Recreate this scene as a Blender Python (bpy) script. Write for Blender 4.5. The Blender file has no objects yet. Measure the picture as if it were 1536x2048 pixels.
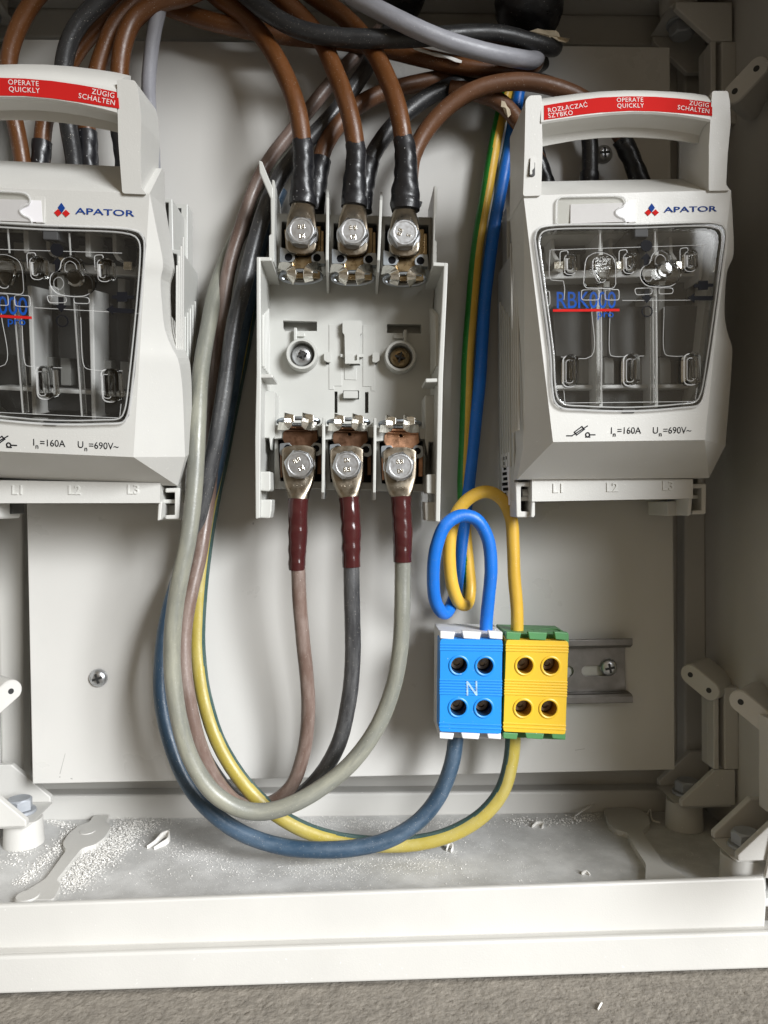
import bpy, bmesh, math, random
from mathutils import Vector, Matrix, noise as mnoise
from mathutils.geometry import tessellate_polygon
random.seed(7)
SC = bpy.context.scene
COL = SC.collection
MM = 0.001

# ------------------------------------------------------------------ camera, world, light, exposure
F_PX = 1540.0
YAW, PITCH, ROLL = -3.73639464e-02, -1.68036560e-02, -1.14448431e-02
CAM = Vector((0.154, -421.918, -47.303))                       # millimetres; the mounting plate's face is Y = 0
M_ = Matrix.Rotation(YAW, 3, 'Z') @ Matrix.Rotation(PITCH, 3, 'X')
R0, U0, FW = M_ @ Vector((1, 0, 0)), M_ @ Vector((0, 0, 1)), M_ @ Vector((0, 1, 0))
RT = math.cos(ROLL) * R0 + math.sin(ROLL) * U0
UP = -math.sin(ROLL) * R0 + math.cos(ROLL) * U0
cd = bpy.data.cameras.new('camera'); cam = bpy.data.objects.new('camera', cd); COL.objects.link(cam)
cd.sensor_fit = 'VERTICAL'; cd.sensor_height = 36.0; cd.lens = F_PX / 2048 * 36.0
cd.clip_start = 0.01; cd.clip_end = 100
cam.matrix_world = Matrix(((RT.x, UP.x, -FW.x, CAM.x * MM), (RT.y, UP.y, -FW.y, CAM.y * MM), (RT.z, UP.z, -FW.z, CAM.z * MM), (0, 0, 0, 1)))
SC.camera = cam
W = bpy.data.worlds.new('World'); SC.world = W; W.use_nodes = True
W.node_tree.nodes['Background'].inputs[0].default_value = (1.0, 0.82, 0.58, 1)
W.node_tree.nodes['Background'].inputs[1].default_value = 0.26
def area(name, loc, target, sx, sy, power, col):
    l = bpy.data.lights.new(name, 'AREA'); l.shape = 'RECTANGLE'; l.size = sx; l.size_y = sy; l.energy = power; l.color = col
    o = bpy.data.objects.new(name, l); COL.objects.link(o); o.location = loc
    o.rotation_euler = (Vector(target) - Vector(loc)).to_track_quat('-Z', 'Y').to_euler()
    return o
KEY = area('window_light', (1.03, -1.38, 0.36), (-0.12, 0, -0.43), 0.60, 1.0, 6.2, (0.95, 0.975, 1.0))
KEY.data.spread = math.radians(43)
SC.view_settings.view_transform = 'Standard'; SC.view_settings.look = 'None'
SC.view_settings.exposure = 0.0; SC.view_settings.gamma = 1.0
SC.render.engine = 'CYCLES'
SC.cycles.max_bounces = 10; SC.cycles.transparent_max_bounces = 24
SC.cycles.use_denoising = True
SC.cycles.caustics_reflective = False; SC.cycles.caustics_refractive = False

# ------------------------------------------------------------------ helpers
def P(px, py, h):
    """the point (mm) that stands h mm out from the mounting plate and shows at this pixel of the photograph"""
    D = FW + RT * ((px - 768) / F_PX) - UP * ((py - 1024) / F_PX)
    return CAM + D * ((-h - CAM.y) / D.y)
def PZ(px, py, z):
    D = FW + RT * ((px - 768) / F_PX) - UP * ((py - 1024) / F_PX)
    return CAM + D * ((z - CAM.z) / D.z)

SPLIT = set('handle_post side_rib flank_rib wall_rib grip_rib marker_clip fuse_link carrier_rib fuse_body blade_contact window_latch hinge_well hinge_pin jaw_cheek frame_lug panel_relief wire_funnel tape_end boss_stem flange_slot_shade pad_boss channel_wall'.split())
class MB:
    def __init__(s): s.v = []; s.f = []; s.m = []; s.uv = {}; s.sm = []
    def add(s, verts, faces, mat=0, smooth=False, uvs=None):
        b = len(s.v); s.v += [Vector(x) for x in verts]
        for i, f in enumerate(faces):
            if uvs: s.uv[len(s.f)] = uvs[i]
            s.f.append([b + k for k in f]); s.m.append(mat[i] if isinstance(mat, list) else mat); s.sm.append(smooth)
        return s
    def prism(s, poly, h0, h1, holes=(), mat=0, hmat=None):
        """poly: (X,Z) mm; front face at h1, back at h0 (h may be functions of (X,Z)); real holes"""
        loops = [list(poly)] + [list(h) for h in holes]
        f1 = h1 if callable(h1) else (lambda x, z: h1); f0 = h0 if callable(h0) else (lambda x, z: h0)
        flat = [p for l in loops for p in l]; n = len(flat)
        vs = [Vector((p[0], -f1(*p), p[1])) for p in flat] + [Vector((p[0], -f0(*p), p[1])) for p in flat]
        tri = tessellate_polygon([[Vector((p[0], p[1], 0)) for p in l] for l in loops])
        fs = []; ms = []
        if len(loops) == 1 and len(poly) <= 4 : tri = [tuple(range(len(poly)))]
        for t in tri: fs.append(list(t)); ms.append(mat)
        for t in tri: fs.append([n + k for k in reversed(t)]); ms.append(mat)
        b = 0
        for li, l in enumerate(loops):
            for i in range(len(l)):
                j = (i + 1) % len(l); fs.append([b + i, b + j, n + b + j, n + b + i]); ms.append(mat if li == 0 or hmat is None else hmat)
            b += len(l)
        return s.add(vs, fs, ms)
    def ppx(s, poly, hf, hb, holes=(), mat=0, hmat=None):
        q = lambda l: [(v.x, v.z) for v in (P(x, y, hf) for x, y in l)]
        return s.prism(q(poly), hb, hf, [q(h) for h in holes], mat, hmat)
    def box(s, x0, x1, z0, z1, h0, h1, mat=0): return s.prism([(x0, z0), (x1, z0), (x1, z1), (x0, z1)], h0, h1, mat=mat)
    def bpx(s, x0, y0, x1, y1, hf, hb, mat=0): return s.ppx([(x0, y0), (x1, y0), (x1, y1), (x0, y1)], hf, hb, mat=mat)
    def loft(s, secs, mat=0, smooth=True, caps=True, closed=True):
        n = len(secs[0]); vs = [p for q in secs for p in q]; fs = []
        for k in range(len(secs) - 1):
            for i in range(n if closed else n - 1):
                j = (i + 1) % n; fs.append([k * n + i, k * n + j, (k + 1) * n + j, (k + 1) * n + i])
        s.add(vs, fs, mat, smooth)
        if caps and closed:
            s.add(secs[0], [list(range(n))[::-1]], mat); s.add(secs[-1], [list(range(n))], mat)
        return s
    def tube(s, pts, r, n=16, mat=0, px=True, step=2.0, cols=None, caps=True, wob=0.0, jit=0):
        ps = [P(*p) for p in pts] if px else [Vector(p) for p in pts]
        c = spline(ps, step); m = len(c); L = 0
        if jit: c = [p + Vector((math.sin(k * .21 + jit) * .6 + math.sin(k * .083 + 2 * jit), .5 * math.sin(k * .17 + jit), math.sin(k * .13 + 3 * jit) * .6)) * .22 * min(1, k / 6, (m - 1 - k) / 6) for k, p in enumerate(c)]
        T = [(c[min(i + 1, m - 1)] - c[max(i - 1, 0)]).normalized() for i in range(m)]
        a = T[0].orthogonal().normalized(); vs = []; us = []
        for i in range(m):
            if i: L += (c[i] - c[i - 1]).length
            a = (a - T[i] * a.dot(T[i])).normalized(); b = T[i].cross(a); us.append(L)
            rr = r(i / (m - 1)) if callable(r) else r
            for k in range(n):
                q = 2 * math.pi * k / n; w = rr * (1 + wob * (math.sin(3 * q + L * .5) * math.sin(L * .31) + .6 * math.sin(2 * q - L * .23)))
                vs.append(c[i] + (a * math.cos(q) + b * math.sin(q)) * w)
        fs = []; uv = []; ms = []
        for i in range(m - 1):
            for k in range(n):
                j = (k + 1) % n; fs.append([i * n + k, i * n + j, (i + 1) * n + j, (i + 1) * n + k])
                uv.append([(us[i], k / n), (us[i], (k + 1) / n), (us[i + 1], (k + 1) / n), (us[i + 1], k / n)])
                if cols:
                    nv = ((vs[i * n + k] + vs[i * n + j]) / 2 - c[i]).normalized(); t = i / (m - 1)
                    d = cols(t); ms.append(0 if nv.dot(d) > -0.05 else 1)
        s.add(vs, fs, ms if cols else mat, True, uv)
        if caps:
            s.add(vs[:n], [list(range(n))[::-1]], mat); s.add(vs[-n:], [list(range(n))], mat)
        return s
    def cyl(s, c, axis, r0, r1, L, n=24, mat=0, smooth=True):
        axis = Vector(axis).normalized(); a = axis.orthogonal().normalized(); b = axis.cross(a); c = Vector(c)
        R = lambda r, d: [c + axis * d + (a * math.cos(2 * math.pi * k / n) + b * math.sin(2 * math.pi * k / n)) * r for k in range(n)]
        return s.loft([R(r0, 0), R(r1, L)], mat, smooth)
    def lathe(s, c, axis, prof, n=28, mat=0, smooth=True, cap0=False):
        """prof: (radius, distance along axis)"""
        axis = Vector(axis).normalized(); a = axis.orthogonal().normalized(); b = axis.cross(a); c = Vector(c)
        secs = [[c + axis * d + (a * math.cos(2 * math.pi * k / n) + b * math.sin(2 * math.pi * k / n)) * max(r, 1e-3) for k in range(n)] for r, d in prof]
        s.loft(secs, mat, smooth, caps=False)
        if prof[0][0] < .1 or cap0: s.add(secs[0], [list(range(n))[::-1]], mat)
        return s
    def text(s, body, size, at, mat=0, bold=0.0, align='CENTER', sx=1.0, roll=0.0, thick=0.12, tilt=None, shear=0.0, sp=1.0, emb=0):
        """flat lettering facing the viewer; at = Vector mm of baseline point"""
        cu = bpy.data.curves.new('t', 'FONT'); cu.body = body; cu.size = size; cu.align_x = align; cu.offset = bold; cu.resolution_u = 3; cu.space_character = sp
        cu.shear = shear; cu.extrude = emb; cu.bevel_depth = emb * .45; cu.bevel_resolution = 1; o = bpy.data.objects.new('t', cu); COL.objects.link(o)
        bpy.context.view_layer.update()
        me = bpy.data.meshes.new_from_object(o.evaluated_get(bpy.context.evaluated_depsgraph_get()))
        at = Vector(at); e1 = Vector((1, 0, 0)); e2 = tilt.normalized() if tilt else Vector((0, 0, 1)); nn = e1.cross(e2)
        cr, sr = math.cos(roll), math.sin(roll)
        def tr(co):
            x, y = co.x * sx, co.y; x, y = x * cr - y * sr, x * sr + y * cr
            return at + e1 * x + e2 * y + Vector((0, -co.z, 0))
        vs = [tr(v.co) for v in me.vertices]; fs = [list(p.vertices) for p in me.polygons]
        s.add(vs, fs, mat)
        bpy.data.objects.remove(o); bpy.data.meshes.remove(me); bpy.data.curves.remove(cu)
        return s
    def islands(s):
        par = list(range(len(s.v)))
        def find(a):
            while par[a] != a: par[a] = par[par[a]]; a = par[a]
            return a
        for f in s.f:
            for k in f[1:]: par[find(k)] = find(f[0])
        gr = {}
        for i, f in enumerate(s.f): gr.setdefault(find(f[0]), []).append(i)
        out = []
        for ids in gr.values():
            q = MB(); mp = {}
            for i in ids:
                f = []
                for k in s.f[i]:
                    if k not in mp: mp[k] = len(q.v); q.v.append(s.v[k])
                    f.append(mp[k])
                q.f.append(f); q.m.append(s.m[i]); q.sm.append(s.sm[i])
            out.append(q)
        return out
    def build(s, name, mats, parent=None, origin=(0, 0, 0), bevel=0, seg=2, recalc=True, ang=35):
        if name in SPLIT and not s.uv:
            isl = s.islands()
            if len(isl) > 1: return [q.build(name, mats, parent, origin, bevel, seg, recalc, ang) for q in isl][0]
        """origin: the mm world point of the parent chain's end; vertices become relative to it"""
        me = bpy.data.meshes.new(name); og = Vector(origin)
        me.from_pydata([(v - og) * MM for v in s.v], [], s.f)
        for m in (mats if isinstance(mats, (list, tuple)) else [mats]): me.materials.append(m)
        for p, mi, sm in zip(me.polygons, s.m, s.sm): p.material_index = mi; p.use_smooth = sm
        if s.uv:
            ul = me.uv_layers.new(name='UVMap')
            for p in me.polygons:
                q = s.uv.get(p.index)
                if q:
                    for li, t in zip(p.loop_indices, q): ul.data[li].uv = t
        bm = bmesh.new(); bm.from_mesh(me)
        bmesh.ops.remove_doubles(bm, verts=bm.verts, dist=1e-6)
        if recalc: bmesh.ops.recalc_face_normals(bm, faces=bm.faces)
        for e in bm.edges:
            if len(e.link_faces) == 2 and e.calc_face_angle(0) > 0.6: e.smooth = False
        bm.to_mesh(me); bm.free()
        o = bpy.data.objects.new(name, me); COL.objects.link(o)
        if parent: o.parent = parent
        else: o.location = og * MM
        if bevel:
            b = o.modifiers.new('b', 'BEVEL'); b.width = bevel * MM; b.segments = seg; b.limit_method = 'ANGLE'; b.angle_limit = math.radians(ang); b.use_clamp_overlap = True
        return o

def spline(ps, step):
    out = []
    Q = [ps[0] * 2 - ps[1]] + ps + [ps[-1] * 2 - ps[-2]]
    for i in range(1, len(Q) - 2):
        p0, p1, p2, p3 = Q[i - 1:i + 3]
        t0 = 0; t1 = t0 + max((p1 - p0).length, 1e-4) ** .5; t2 = t1 + max((p2 - p1).length, 1e-4) ** .5; t3 = t2 + max((p3 - p2).length, 1e-4) ** .5
        k = max(2, int((p2 - p1).length / step))
        for j in range(k):
            t = t1 + (t2 - t1) * j / k
            A1 = p0 * ((t1 - t) / (t1 - t0)) + p1 * ((t - t0) / (t1 - t0)); A2 = p1 * ((t2 - t) / (t2 - t1)) + p2 * ((t - t1) / (t2 - t1)); A3 = p2 * ((t3 - t) / (t3 - t2)) + p3 * ((t - t2) / (t3 - t2))
            B1 = A1 * ((t2 - t) / (t2 - t0)) + A2 * ((t - t0) / (t2 - t0)); B2 = A2 * ((t3 - t) / (t3 - t1)) + A3 * ((t - t1) / (t3 - t1))
            out.append(B1 * ((t2 - t) / (t2 - t1)) + B2 * ((t - t1) / (t2 - t1)))
    out.append(ps[-1])
    return out
def tag(o, label=None, cat=None, group=None, kind=None):
    if label: o['label'] = label
    if cat: o['category'] = cat
    if group: o['group'] = group
    if kind: o['kind'] = kind
    return o
def thing(name, label, cat, at=(0, 0, 0), group=None):
    o = bpy.data.objects.new(name, None); COL.objects.link(o); o.location = Vector(at) * MM; o.empty_display_size = 0.01
    o['at'] = list(at)
    return tag(o, label, cat, group)
def at(o): return Vector(o['at'])
def circ(cx, cz, r, n=20, ry=None): return [(cx + r * math.cos(2 * math.pi * k / n), cz + (ry or r) * math.sin(2 * math.pi * k / n)) for k in range(n)]
def rrect(x0, y0, x1, y1, r, n=4):
    o = []
    for cx, cy, a0 in ((x1 - r, y1 - r, 0), (x0 + r, y1 - r, 90), (x0 + r, y0 + r, 180), (x1 - r, y0 + r, 270)):
        for k in range(n + 1): a = math.radians(a0 + 90 * k / n); o.append((cx + r * math.cos(a), cy + r * math.sin(a)))
    return o
def round_poly(poly, r, n=4):
    out = []; m = len(poly)
    for i in range(m):
        p0, p1, p2 = Vector(poly[i - 1]), Vector(poly[i]), Vector(poly[(i + 1) % m])
        d0, d1 = (p0 - p1), (p2 - p1); k = min(r, d0.length * .45, d1.length * .45)
        a, b = p1 + d0.normalized() * k, p1 + d1.normalized() * k
        for j in range(n + 1):
            t = j / n; q = a * (1 - t) ** 2 + p1 * 2 * t * (1 - t) + b * t * t; out.append((q.x, q.y))
    return out

# ------------------------------------------------------------------ materials
def mat(name, col, rough=0.5, metal=0.0, spec=0.5, var=0.0, vscale=60, bump=0.0, bscale=400, speck=None, speck_amt=0.5, speck_scale=900, scuff=None, scuff_amt=.5, scuff_scale=(40, 3), uv=False, coat=0, rvar=0.0):
    m = bpy.data.materials.new(name); m.use_nodes = True; nt = m.node_tree; N = nt.nodes; Lk = nt.links
    b = N['Principled BSDF']; b.inputs['Roughness'].default_value = rough; b.inputs['Metallic'].default_value = metal
    b.inputs['Specular IOR Level'].default_value = spec; b.inputs['Coat Weight'].default_value = coat
    tc = N.new('ShaderNodeTexCoord'); geo = N.new('ShaderNodeNewGeometry')
    def noise(scale, detail=4, vec=None, rough_=.55):
        n = N.new('ShaderNodeTexNoise'); n.inputs['Scale'].default_value = scale; n.inputs['Detail'].default_value = detail; n.inputs['Roughness'].default_value = rough_
        Lk.new(vec or geo.outputs['Position'], n.inputs['Vector']); return n.outputs['Fac']
    def ramp(fac, a, c):
        r = N.new('ShaderNodeMapRange'); r.inputs['From Min'].default_value = a; r.inputs['From Max'].default_value = c; Lk.new(fac, r.inputs['Value']); return r.outputs['Result']
    def mix(f, a, c, mode='MIX'):
        x = N.new('ShaderNodeMix'); x.data_type = 'RGBA'; x.blend_type = mode
        Lk.new(f, x.inputs[0]) if not isinstance(f, float) else setattr(x.inputs[0], 'default_value', f)
        for v, i in ((a, 6), (c, 7)):
            if isinstance(v, tuple): x.inputs[i].default_value = (*v, 1)
            else: Lk.new(v, x.inputs[i])
        return x.outputs[2]
    c = None
    if var:
        f = ramp(noise(vscale, 5), .3, .7)
        c = mix(f, tuple(x * (1 - var) for x in col), tuple(min(1, x * (1 + var)) for x in col))
    if scuff:
        vec = None
        if uv:
            u = N.new('ShaderNodeMapping'); u.inputs['Scale'].default_value = (.05 * scuff_scale[1] / 3, scuff_scale[0] / 6, 1); Lk.new(tc.outputs['UV'], u.inputs['Vector']); vec = u.outputs['Vector']
        f = ramp(noise(1.0 if uv else scuff_scale[0], 6, vec, .65), .42, .70)
        k = N.new('ShaderNodeMath'); k.operation = 'MULTIPLY'; k.inputs[1].default_value = scuff_amt; Lk.new(f, k.inputs[0])
        c = mix(k.outputs[0], c or tuple(col), tuple(scuff))
    if speck:
        f = ramp(noise(speck_scale, 2), .715 - .06 * speck_amt, .755 - .06 * speck_amt)
        c = mix(f, c or tuple(col), tuple(speck))
    if c: Lk.new(c, b.inputs['Base Color'])
    else: b.inputs['Base Color'].default_value = (*col, 1)
    if rvar:
        f = noise(vscale * 2.3, 5); r = N.new('ShaderNodeMapRange'); r.inputs['To Min'].default_value = max(.02, rough - rvar); r.inputs['To Max'].default_value = min(1, rough + rvar)
        r.inputs['From Min'].default_value = .3; r.inputs['From Max'].default_value = .7; Lk.new(f, r.inputs['Value']); Lk.new(r.outputs['Result'], b.inputs['Roughness'])
    if bump:
        bp = N.new('ShaderNodeBump'); bp.inputs['Strength'].default_value = bump; bp.inputs['Distance'].default_value = 0.0005
        Lk.new(noise(bscale, 3), bp.inputs['Height']); Lk.new(bp.outputs['Normal'], b.inputs['Normal'])
    return m
def clear(name, tint=(.93, .93, .92), rough=.04, refl=1.0):
    m = bpy.data.materials.new(name); m.use_nodes = True; nt = m.node_tree; N = nt.nodes; Lk = nt.links
    N.remove(N['Principled BSDF']); o = N['Material Output']
    tr = N.new('ShaderNodeBsdfTransparent'); tr.inputs[0].default_value = (*tint, 1)
    gl = N.new('ShaderNodeBsdfGlossy'); gl.inputs['Roughness'].default_value = rough; gl.inputs['Color'].default_value = (refl, refl, refl, 1)
    df = N.new('ShaderNodeBsdfDiffuse'); df.inputs[0].default_value = (.7, .7, .68, 1)
    geo = N.new('ShaderNodeNewGeometry')
    ns = N.new('ShaderNodeTexNoise'); ns.inputs['Scale'].default_value = 1700; ns.inputs['Detail'].default_value = 3; Lk.new(geo.outputs['Position'], ns.inputs['Vector'])
    mr = N.new('ShaderNodeMapRange'); mr.inputs['From Min'].default_value = .70; mr.inputs['From Max'].default_value = .80; mr.inputs['To Min'].default_value = .008; mr.inputs['To Max'].default_value = .3; Lk.new(ns.outputs['Fac'], mr.inputs['Value'])
    lw = N.new('ShaderNodeLayerWeight'); lw.inputs[0].default_value = .5
    pw = N.new('ShaderNodeMath'); pw.operation = 'POWER'; pw.inputs[1].default_value = 4.0; Lk.new(lw.outputs['Facing'], pw.inputs[0])
    fr = N.new('ShaderNodeMath'); fr.operation = 'MULTIPLY_ADD'; fr.inputs[1].default_value = .9; fr.inputs[2].default_value = .045; Lk.new(pw.outputs[0], fr.inputs[0])
    a = N.new('ShaderNodeMixShader'); b = N.new('ShaderNodeMixShader')
    Lk.new(mr.outputs['Result'], a.inputs[0]); Lk.new(tr.outputs[0], a.inputs[1]); Lk.new(df.outputs[0], a.inputs[2])
    Lk.new(fr.outputs[0], b.inputs[0]); Lk.new(a.outputs[0], b.inputs[1]); Lk.new(gl.outputs[0], b.inputs[2]); Lk.new(b.outputs[0], o.inputs[0])
    return m
PL = mat('device_plastic', (.60, .592, .56), .42, var=.03, vscale=25, bump=.12, bscale=1500, speck=(.75, .74, .7), speck_amt=.05, rvar=.08)
PLB = mat('base_plastic', (.53, .53, .50), .38, var=.03, vscale=30, bump=.08, bscale=1500, rvar=.08)
CAB = mat('cabinet_plastic', (.57, .557, .525), .5, var=.05, vscale=14, bump=.12, bscale=1500, speck=(.70, .69, .66), speck_amt=-.1, speck_scale=500, rvar=.1)
PLATE = mat('plate_plastic', (.58, .568, .54), .34, var=.035, vscale=10, bump=.05, bscale=900, rvar=.1)
DARK = mat('dark_plastic_and_shade', (.022, .022, .022), .55, var=.2, vscale=50)  # also painted where wells, slots and holes are only shaded
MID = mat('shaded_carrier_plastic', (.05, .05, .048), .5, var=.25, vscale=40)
BLACK = mat('print_and_hole_black', (.010, .010, .012), .65, spec=.08)  # print; also the painted dark inside the lug holes
BLUEP = mat('print_blue', (.010, .045, .22), .65, spec=.08)
REDP = mat('print_red', (.50, .018, .016), .7, spec=.04, var=.04)
WHITEP = mat('print_white', (.78, .76, .74), .5)
PAPER = mat('paper', (.82, .8, .82), .7, var=.02)
ZINC = mat('zinc', (.56, .57, .585), .36, 1.0, var=.04, vscale=260, rvar=.06)
BRIGHT = mat('bright_plating', (.80, .77, .70), .20, 1.0, var=.1, vscale=400, bump=.06, bscale=900, rvar=.08)
TIN = mat('tinned_copper', (.25, .22, .175), .34, 1.0, var=.16, vscale=120, bump=.05, bscale=900, scuff=(.42, .33, .24), scuff_amt=.5, scuff_scale=(220, 1), rvar=.12)
BRONZE = mat('gilded_brass', (.30, .225, .13), .32, 1.0, var=.2, vscale=150, bump=.06, bscale=800, rvar=.12)
COPPER = mat('copper', (.56, .31, .19), .40, 1.0, var=.15, vscale=200, bump=.10, bscale=1200, scuff=(.28, .16, .1), scuff_amt=.8, scuff_scale=(260, 1), rvar=.12)
OXCOP = mat('oxidised_copper', (.17, .095, .06), .42, 1.0, var=.25, vscale=200, bump=.08, bscale=1000, rvar=.12)
STEEL = mat('galvanised_steel', (.24, .23, .22), .42, .9, var=.12, vscale=90, bump=.05, bscale=700, scuff=(.34, .33, .32), scuff_amt=.4, scuff_scale=(120, 1), rvar=.1)
def cable(name, col, rough=.42, dust=.35, scuff=None, amt=.5, sc=(40, 3), speck=(.7, .66, .58)):
    return mat(name, col, rough, var=.12, vscale=45, bump=.18, bscale=700, speck=speck, speck_amt=dust, speck_scale=2100, scuff=scuff or tuple(min(1, c * 1.5 + .02) for c in col), scuff_amt=amt, scuff_scale=sc, uv=True, rvar=.1)
BROWN = cable('brown_pvc', (.112, .039, .009), .4, .3)
DBROWN = cable('dark_brown_pvc', (.115, .048, .02), .45, .25)
BLK = cable('black_pvc', (.018, .018, .019), .4, .3, scuff=(.06, .06, .06), amt=.3)
GREY = cable('grey_pvc', (.27, .27, .295), .45, .05)
OGREY = cable('aged_grey_pvc', (.19, .192, .165), .38, .1, scuff=(.36, .35, .27), amt=.8, sc=(16, 1.2))
OBROWN = cable('aged_brown_pvc', (.15, .098, .078), .40, .15, scuff=(.31, .25, .22), amt=.8, sc=(20, 2.4))
OBLK = cable('aged_black_pvc', (.036, .036, .038), .36, .3, scuff=(.15, .15, .15), amt=.7, sc=(26, 2.2))
OBLUE = cable('aged_blue_pvc', (.026, .055, .092), .38, .2, scuff=(.12, .17, .23), amt=.6, sc=(16, 2.4))
OYEL = cable('aged_yellow_pvc', (.38, .30, .055), .42, .15, scuff=(.46, .40, .17), amt=.7, sc=(16, 2.4))
OGREEN = cable('aged_green_pvc', (.03, .075, .07), .42, .25, scuff=(.12, .16, .14), amt=.6)
BLUE = cable('blue_pvc', (.006, .15, .60), .45, .05, scuff=(.01, .17, .64), amt=.3)
YEL = cable('yellow_pvc', (.68, .41, .045), .45, .04, scuff=(.7, .45, .07), amt=.3)
GREEN = cable('green_pvc', (.012, .19, .02), .42, .05)
TAPEB = mat('black_tape', (.011, .011, .013), .36, var=.2, vscale=120, bump=.35, bscale=260, speck=(.5, .5, .5), speck_amt=.2, rvar=.1)
TAPER = mat('maroon_tape', (.056, .013, .013), .17, var=.15, vscale=90, bump=.25, bscale=150, rvar=.05)
BLUEB = mat('block_blue', (.012, .25, .72), .4, var=.03, vscale=50, bump=.06, bscale=1500, speck=(.5, .6, .8), speck_amt=-.25)
YELB = mat('block_yellow', (.74, .47, .028), .4, var=.03, vscale=50, bump=.06, bscale=1500)
GREENB = mat('block_green', (.075, .24, .085), .45, var=.06, vscale=80, bump=.08, bscale=1300, speck=(.5, .6, .5), speck_amt=0)
WHITEB = mat('block_white', (.70, .70, .70), .42, var=.03, vscale=60, bump=.06, bscale=1400)
CLEAR = clear('clear_polycarbonate')
CLEARR = clear('clear_rim_polycarbonate', (.86, .86, .85), .08)
FLOORM = mat('dusty_floor_plastic', (.50, .495, .48), .55, var=.05, vscale=30, bump=.3, bscale=1800, scuff=(.74, .735, .72), scuff_amt=.9, scuff_scale=(34, 1), speck=(.82, .81, .79), speck_amt=.2, speck_scale=900, rvar=.1)
def edge_glint_mat():  # see-through white painted as highlights and bright edges of clear plastic
    m = bpy.data.materials.new('pale_edge_glint'); m.use_nodes = True; nt = m.node_tree; N = nt.nodes; b = N['Principled BSDF']
    b.inputs['Base Color'].default_value = (.80, .80, .79, 1); b.inputs['Roughness'].default_value = .28; b.inputs['Alpha'].default_value = .42
    return m
GLINT = edge_glint_mat()
GLASS = bpy.data.materials.new('moulded_clear_plastic'); GLASS.use_nodes = True
_b = GLASS.node_tree.nodes['Principled BSDF']; _b.inputs['Transmission Weight'].default_value = 1; _b.inputs['Roughness'].default_value = .02; _b.inputs['IOR'].default_value = 1.47; _b.inputs['Base Color'].default_value = (.97, .97, .96, 1)
SHAV = mat('plastic_shavings', (.82, .80, .76), .6, var=.08, vscale=500)
TORN = mat('torn_masking_tape', (.50, .42, .30), .7, var=.2, vscale=200, bump=.4, bscale=600)
CONC = mat('concrete', (.245, .222, .190), .9, spec=.2, var=.2, vscale=160, scuff=(.28, .25, .215), scuff_amt=.5, scuff_scale=(600, 1), bump=1.0, bscale=620)

# ------------------------------------------------------------------ the ground
FZ0 = P(280, 1638, -30).z; FZ1 = P(1000, 1628, -30).z
HCOL, HLIP = 74.0, 81.0
def zline(x0, y0, x1, y1, h):
    a, b = P(x0, y0, h), P(x1, y1, h); k = (b.z - a.z) / (b.x - a.x)
    return lambda X: a.z + k * (X - a.x)
fl = zline(280, 1638, 1000, 1628, -30)
fl_ = lambda X: fl(X)
col_t = zline(0, 1811, 1490, 1757, HCOL); col_b = zline(0, 1899, 1000, 1871, HCOL)
lip_t = zline(0, 1914, 1536, 1865, HLIP); lip_b = zline(0, 1989, 1536, 1938, HLIP)
GZ = min(lip_b(-230), lip_b(230)) - 0.5
g = MB(); n = 60
# fine pitted strip in front of the cabinet, part of one sheet that runs on to the far ground
xs = [-6000, -1500, -400] + [-250 + 500 * i / 470 for i in range(471)] + [400, 1500, 6000]
ys = [-6000, -1500, -400, -260] + [-135 + 54 * i / 52 for i in range(53)] + [60, 400]
vs = []
for y in ys:
    for x in xs:
        vs.append((x, y, GZ - (random.random() ** 3 * .6 if -136 < y < -82 and abs(x) < 251 else 0.3)))
fs = []
for j in range(len(ys) - 1):
    for i in range(len(xs) - 1):
        a = j * len(xs) + i; fs.append([a, a + 1, a + len(xs) + 1, a + len(xs)])
g.add(vs, fs, 0, True)
tag(g.build('concrete_ground', CONC), kind='structure')

# ------------------------------------------------------------------ the cabinet
XL, XR, ZT = -207.0, 209.0, 236.0
cabinet = thing('electrical_cabinet', 'open light grey plastic electrical cabinet with dusty floor and front lip', 'cabinet', (0, 0, GZ))
cO = at(cabinet)
def cpart(mb, name, m=CAB, bevel=0.8, parent=None, seg=2):
    return mb.build(name, m, parent or cabinet, cO, bevel, seg)
HB, HR = -42.0, -30.0
hole = [(v.x, v.z) for v in (P(41, 74, HR), P(1369, 92, HR), P(1369, 1580, HR), P(47, 1592, HR))]
b = MB(); b.box(XL - 3, XR + 3, -255, ZT + 3, HB - 3, HB); cpart(b, 'back_wall')
b = MB(); b.prism([(XL, fl(XL) - 1), (XR, fl(XR) - 1), (XR, ZT), (XL, ZT)], HB + .2, HR, [hole]); cpart(b, 'back_frame', bevel=1.5)
b = MB(); b.prism([(XL - 3, fl(XL)), (XR + 3, fl(XR)), (XR + 3, fl(XR) - 4), (XL - 3, fl(XL) - 4)], HB, HCOL - 3); cpart(b, 'floor_panel', FLOORM)
b = MB(); b.box(XL - 4, XL, -250, ZT, HB, HLIP); cpart(b, 'side_wall')
b = MB(); b.box(XR, XR + 4, -250, ZT, HB, HLIP); cpart(b, 'side_wall')
b = MB(); b.box(XL - 4, XR + 4, ZT, ZT + 4, HB, HLIP + 75); cpart(b, 'shade_hood')  # cabinet top lengthened into an unseen hood to shade the upper interior
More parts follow.
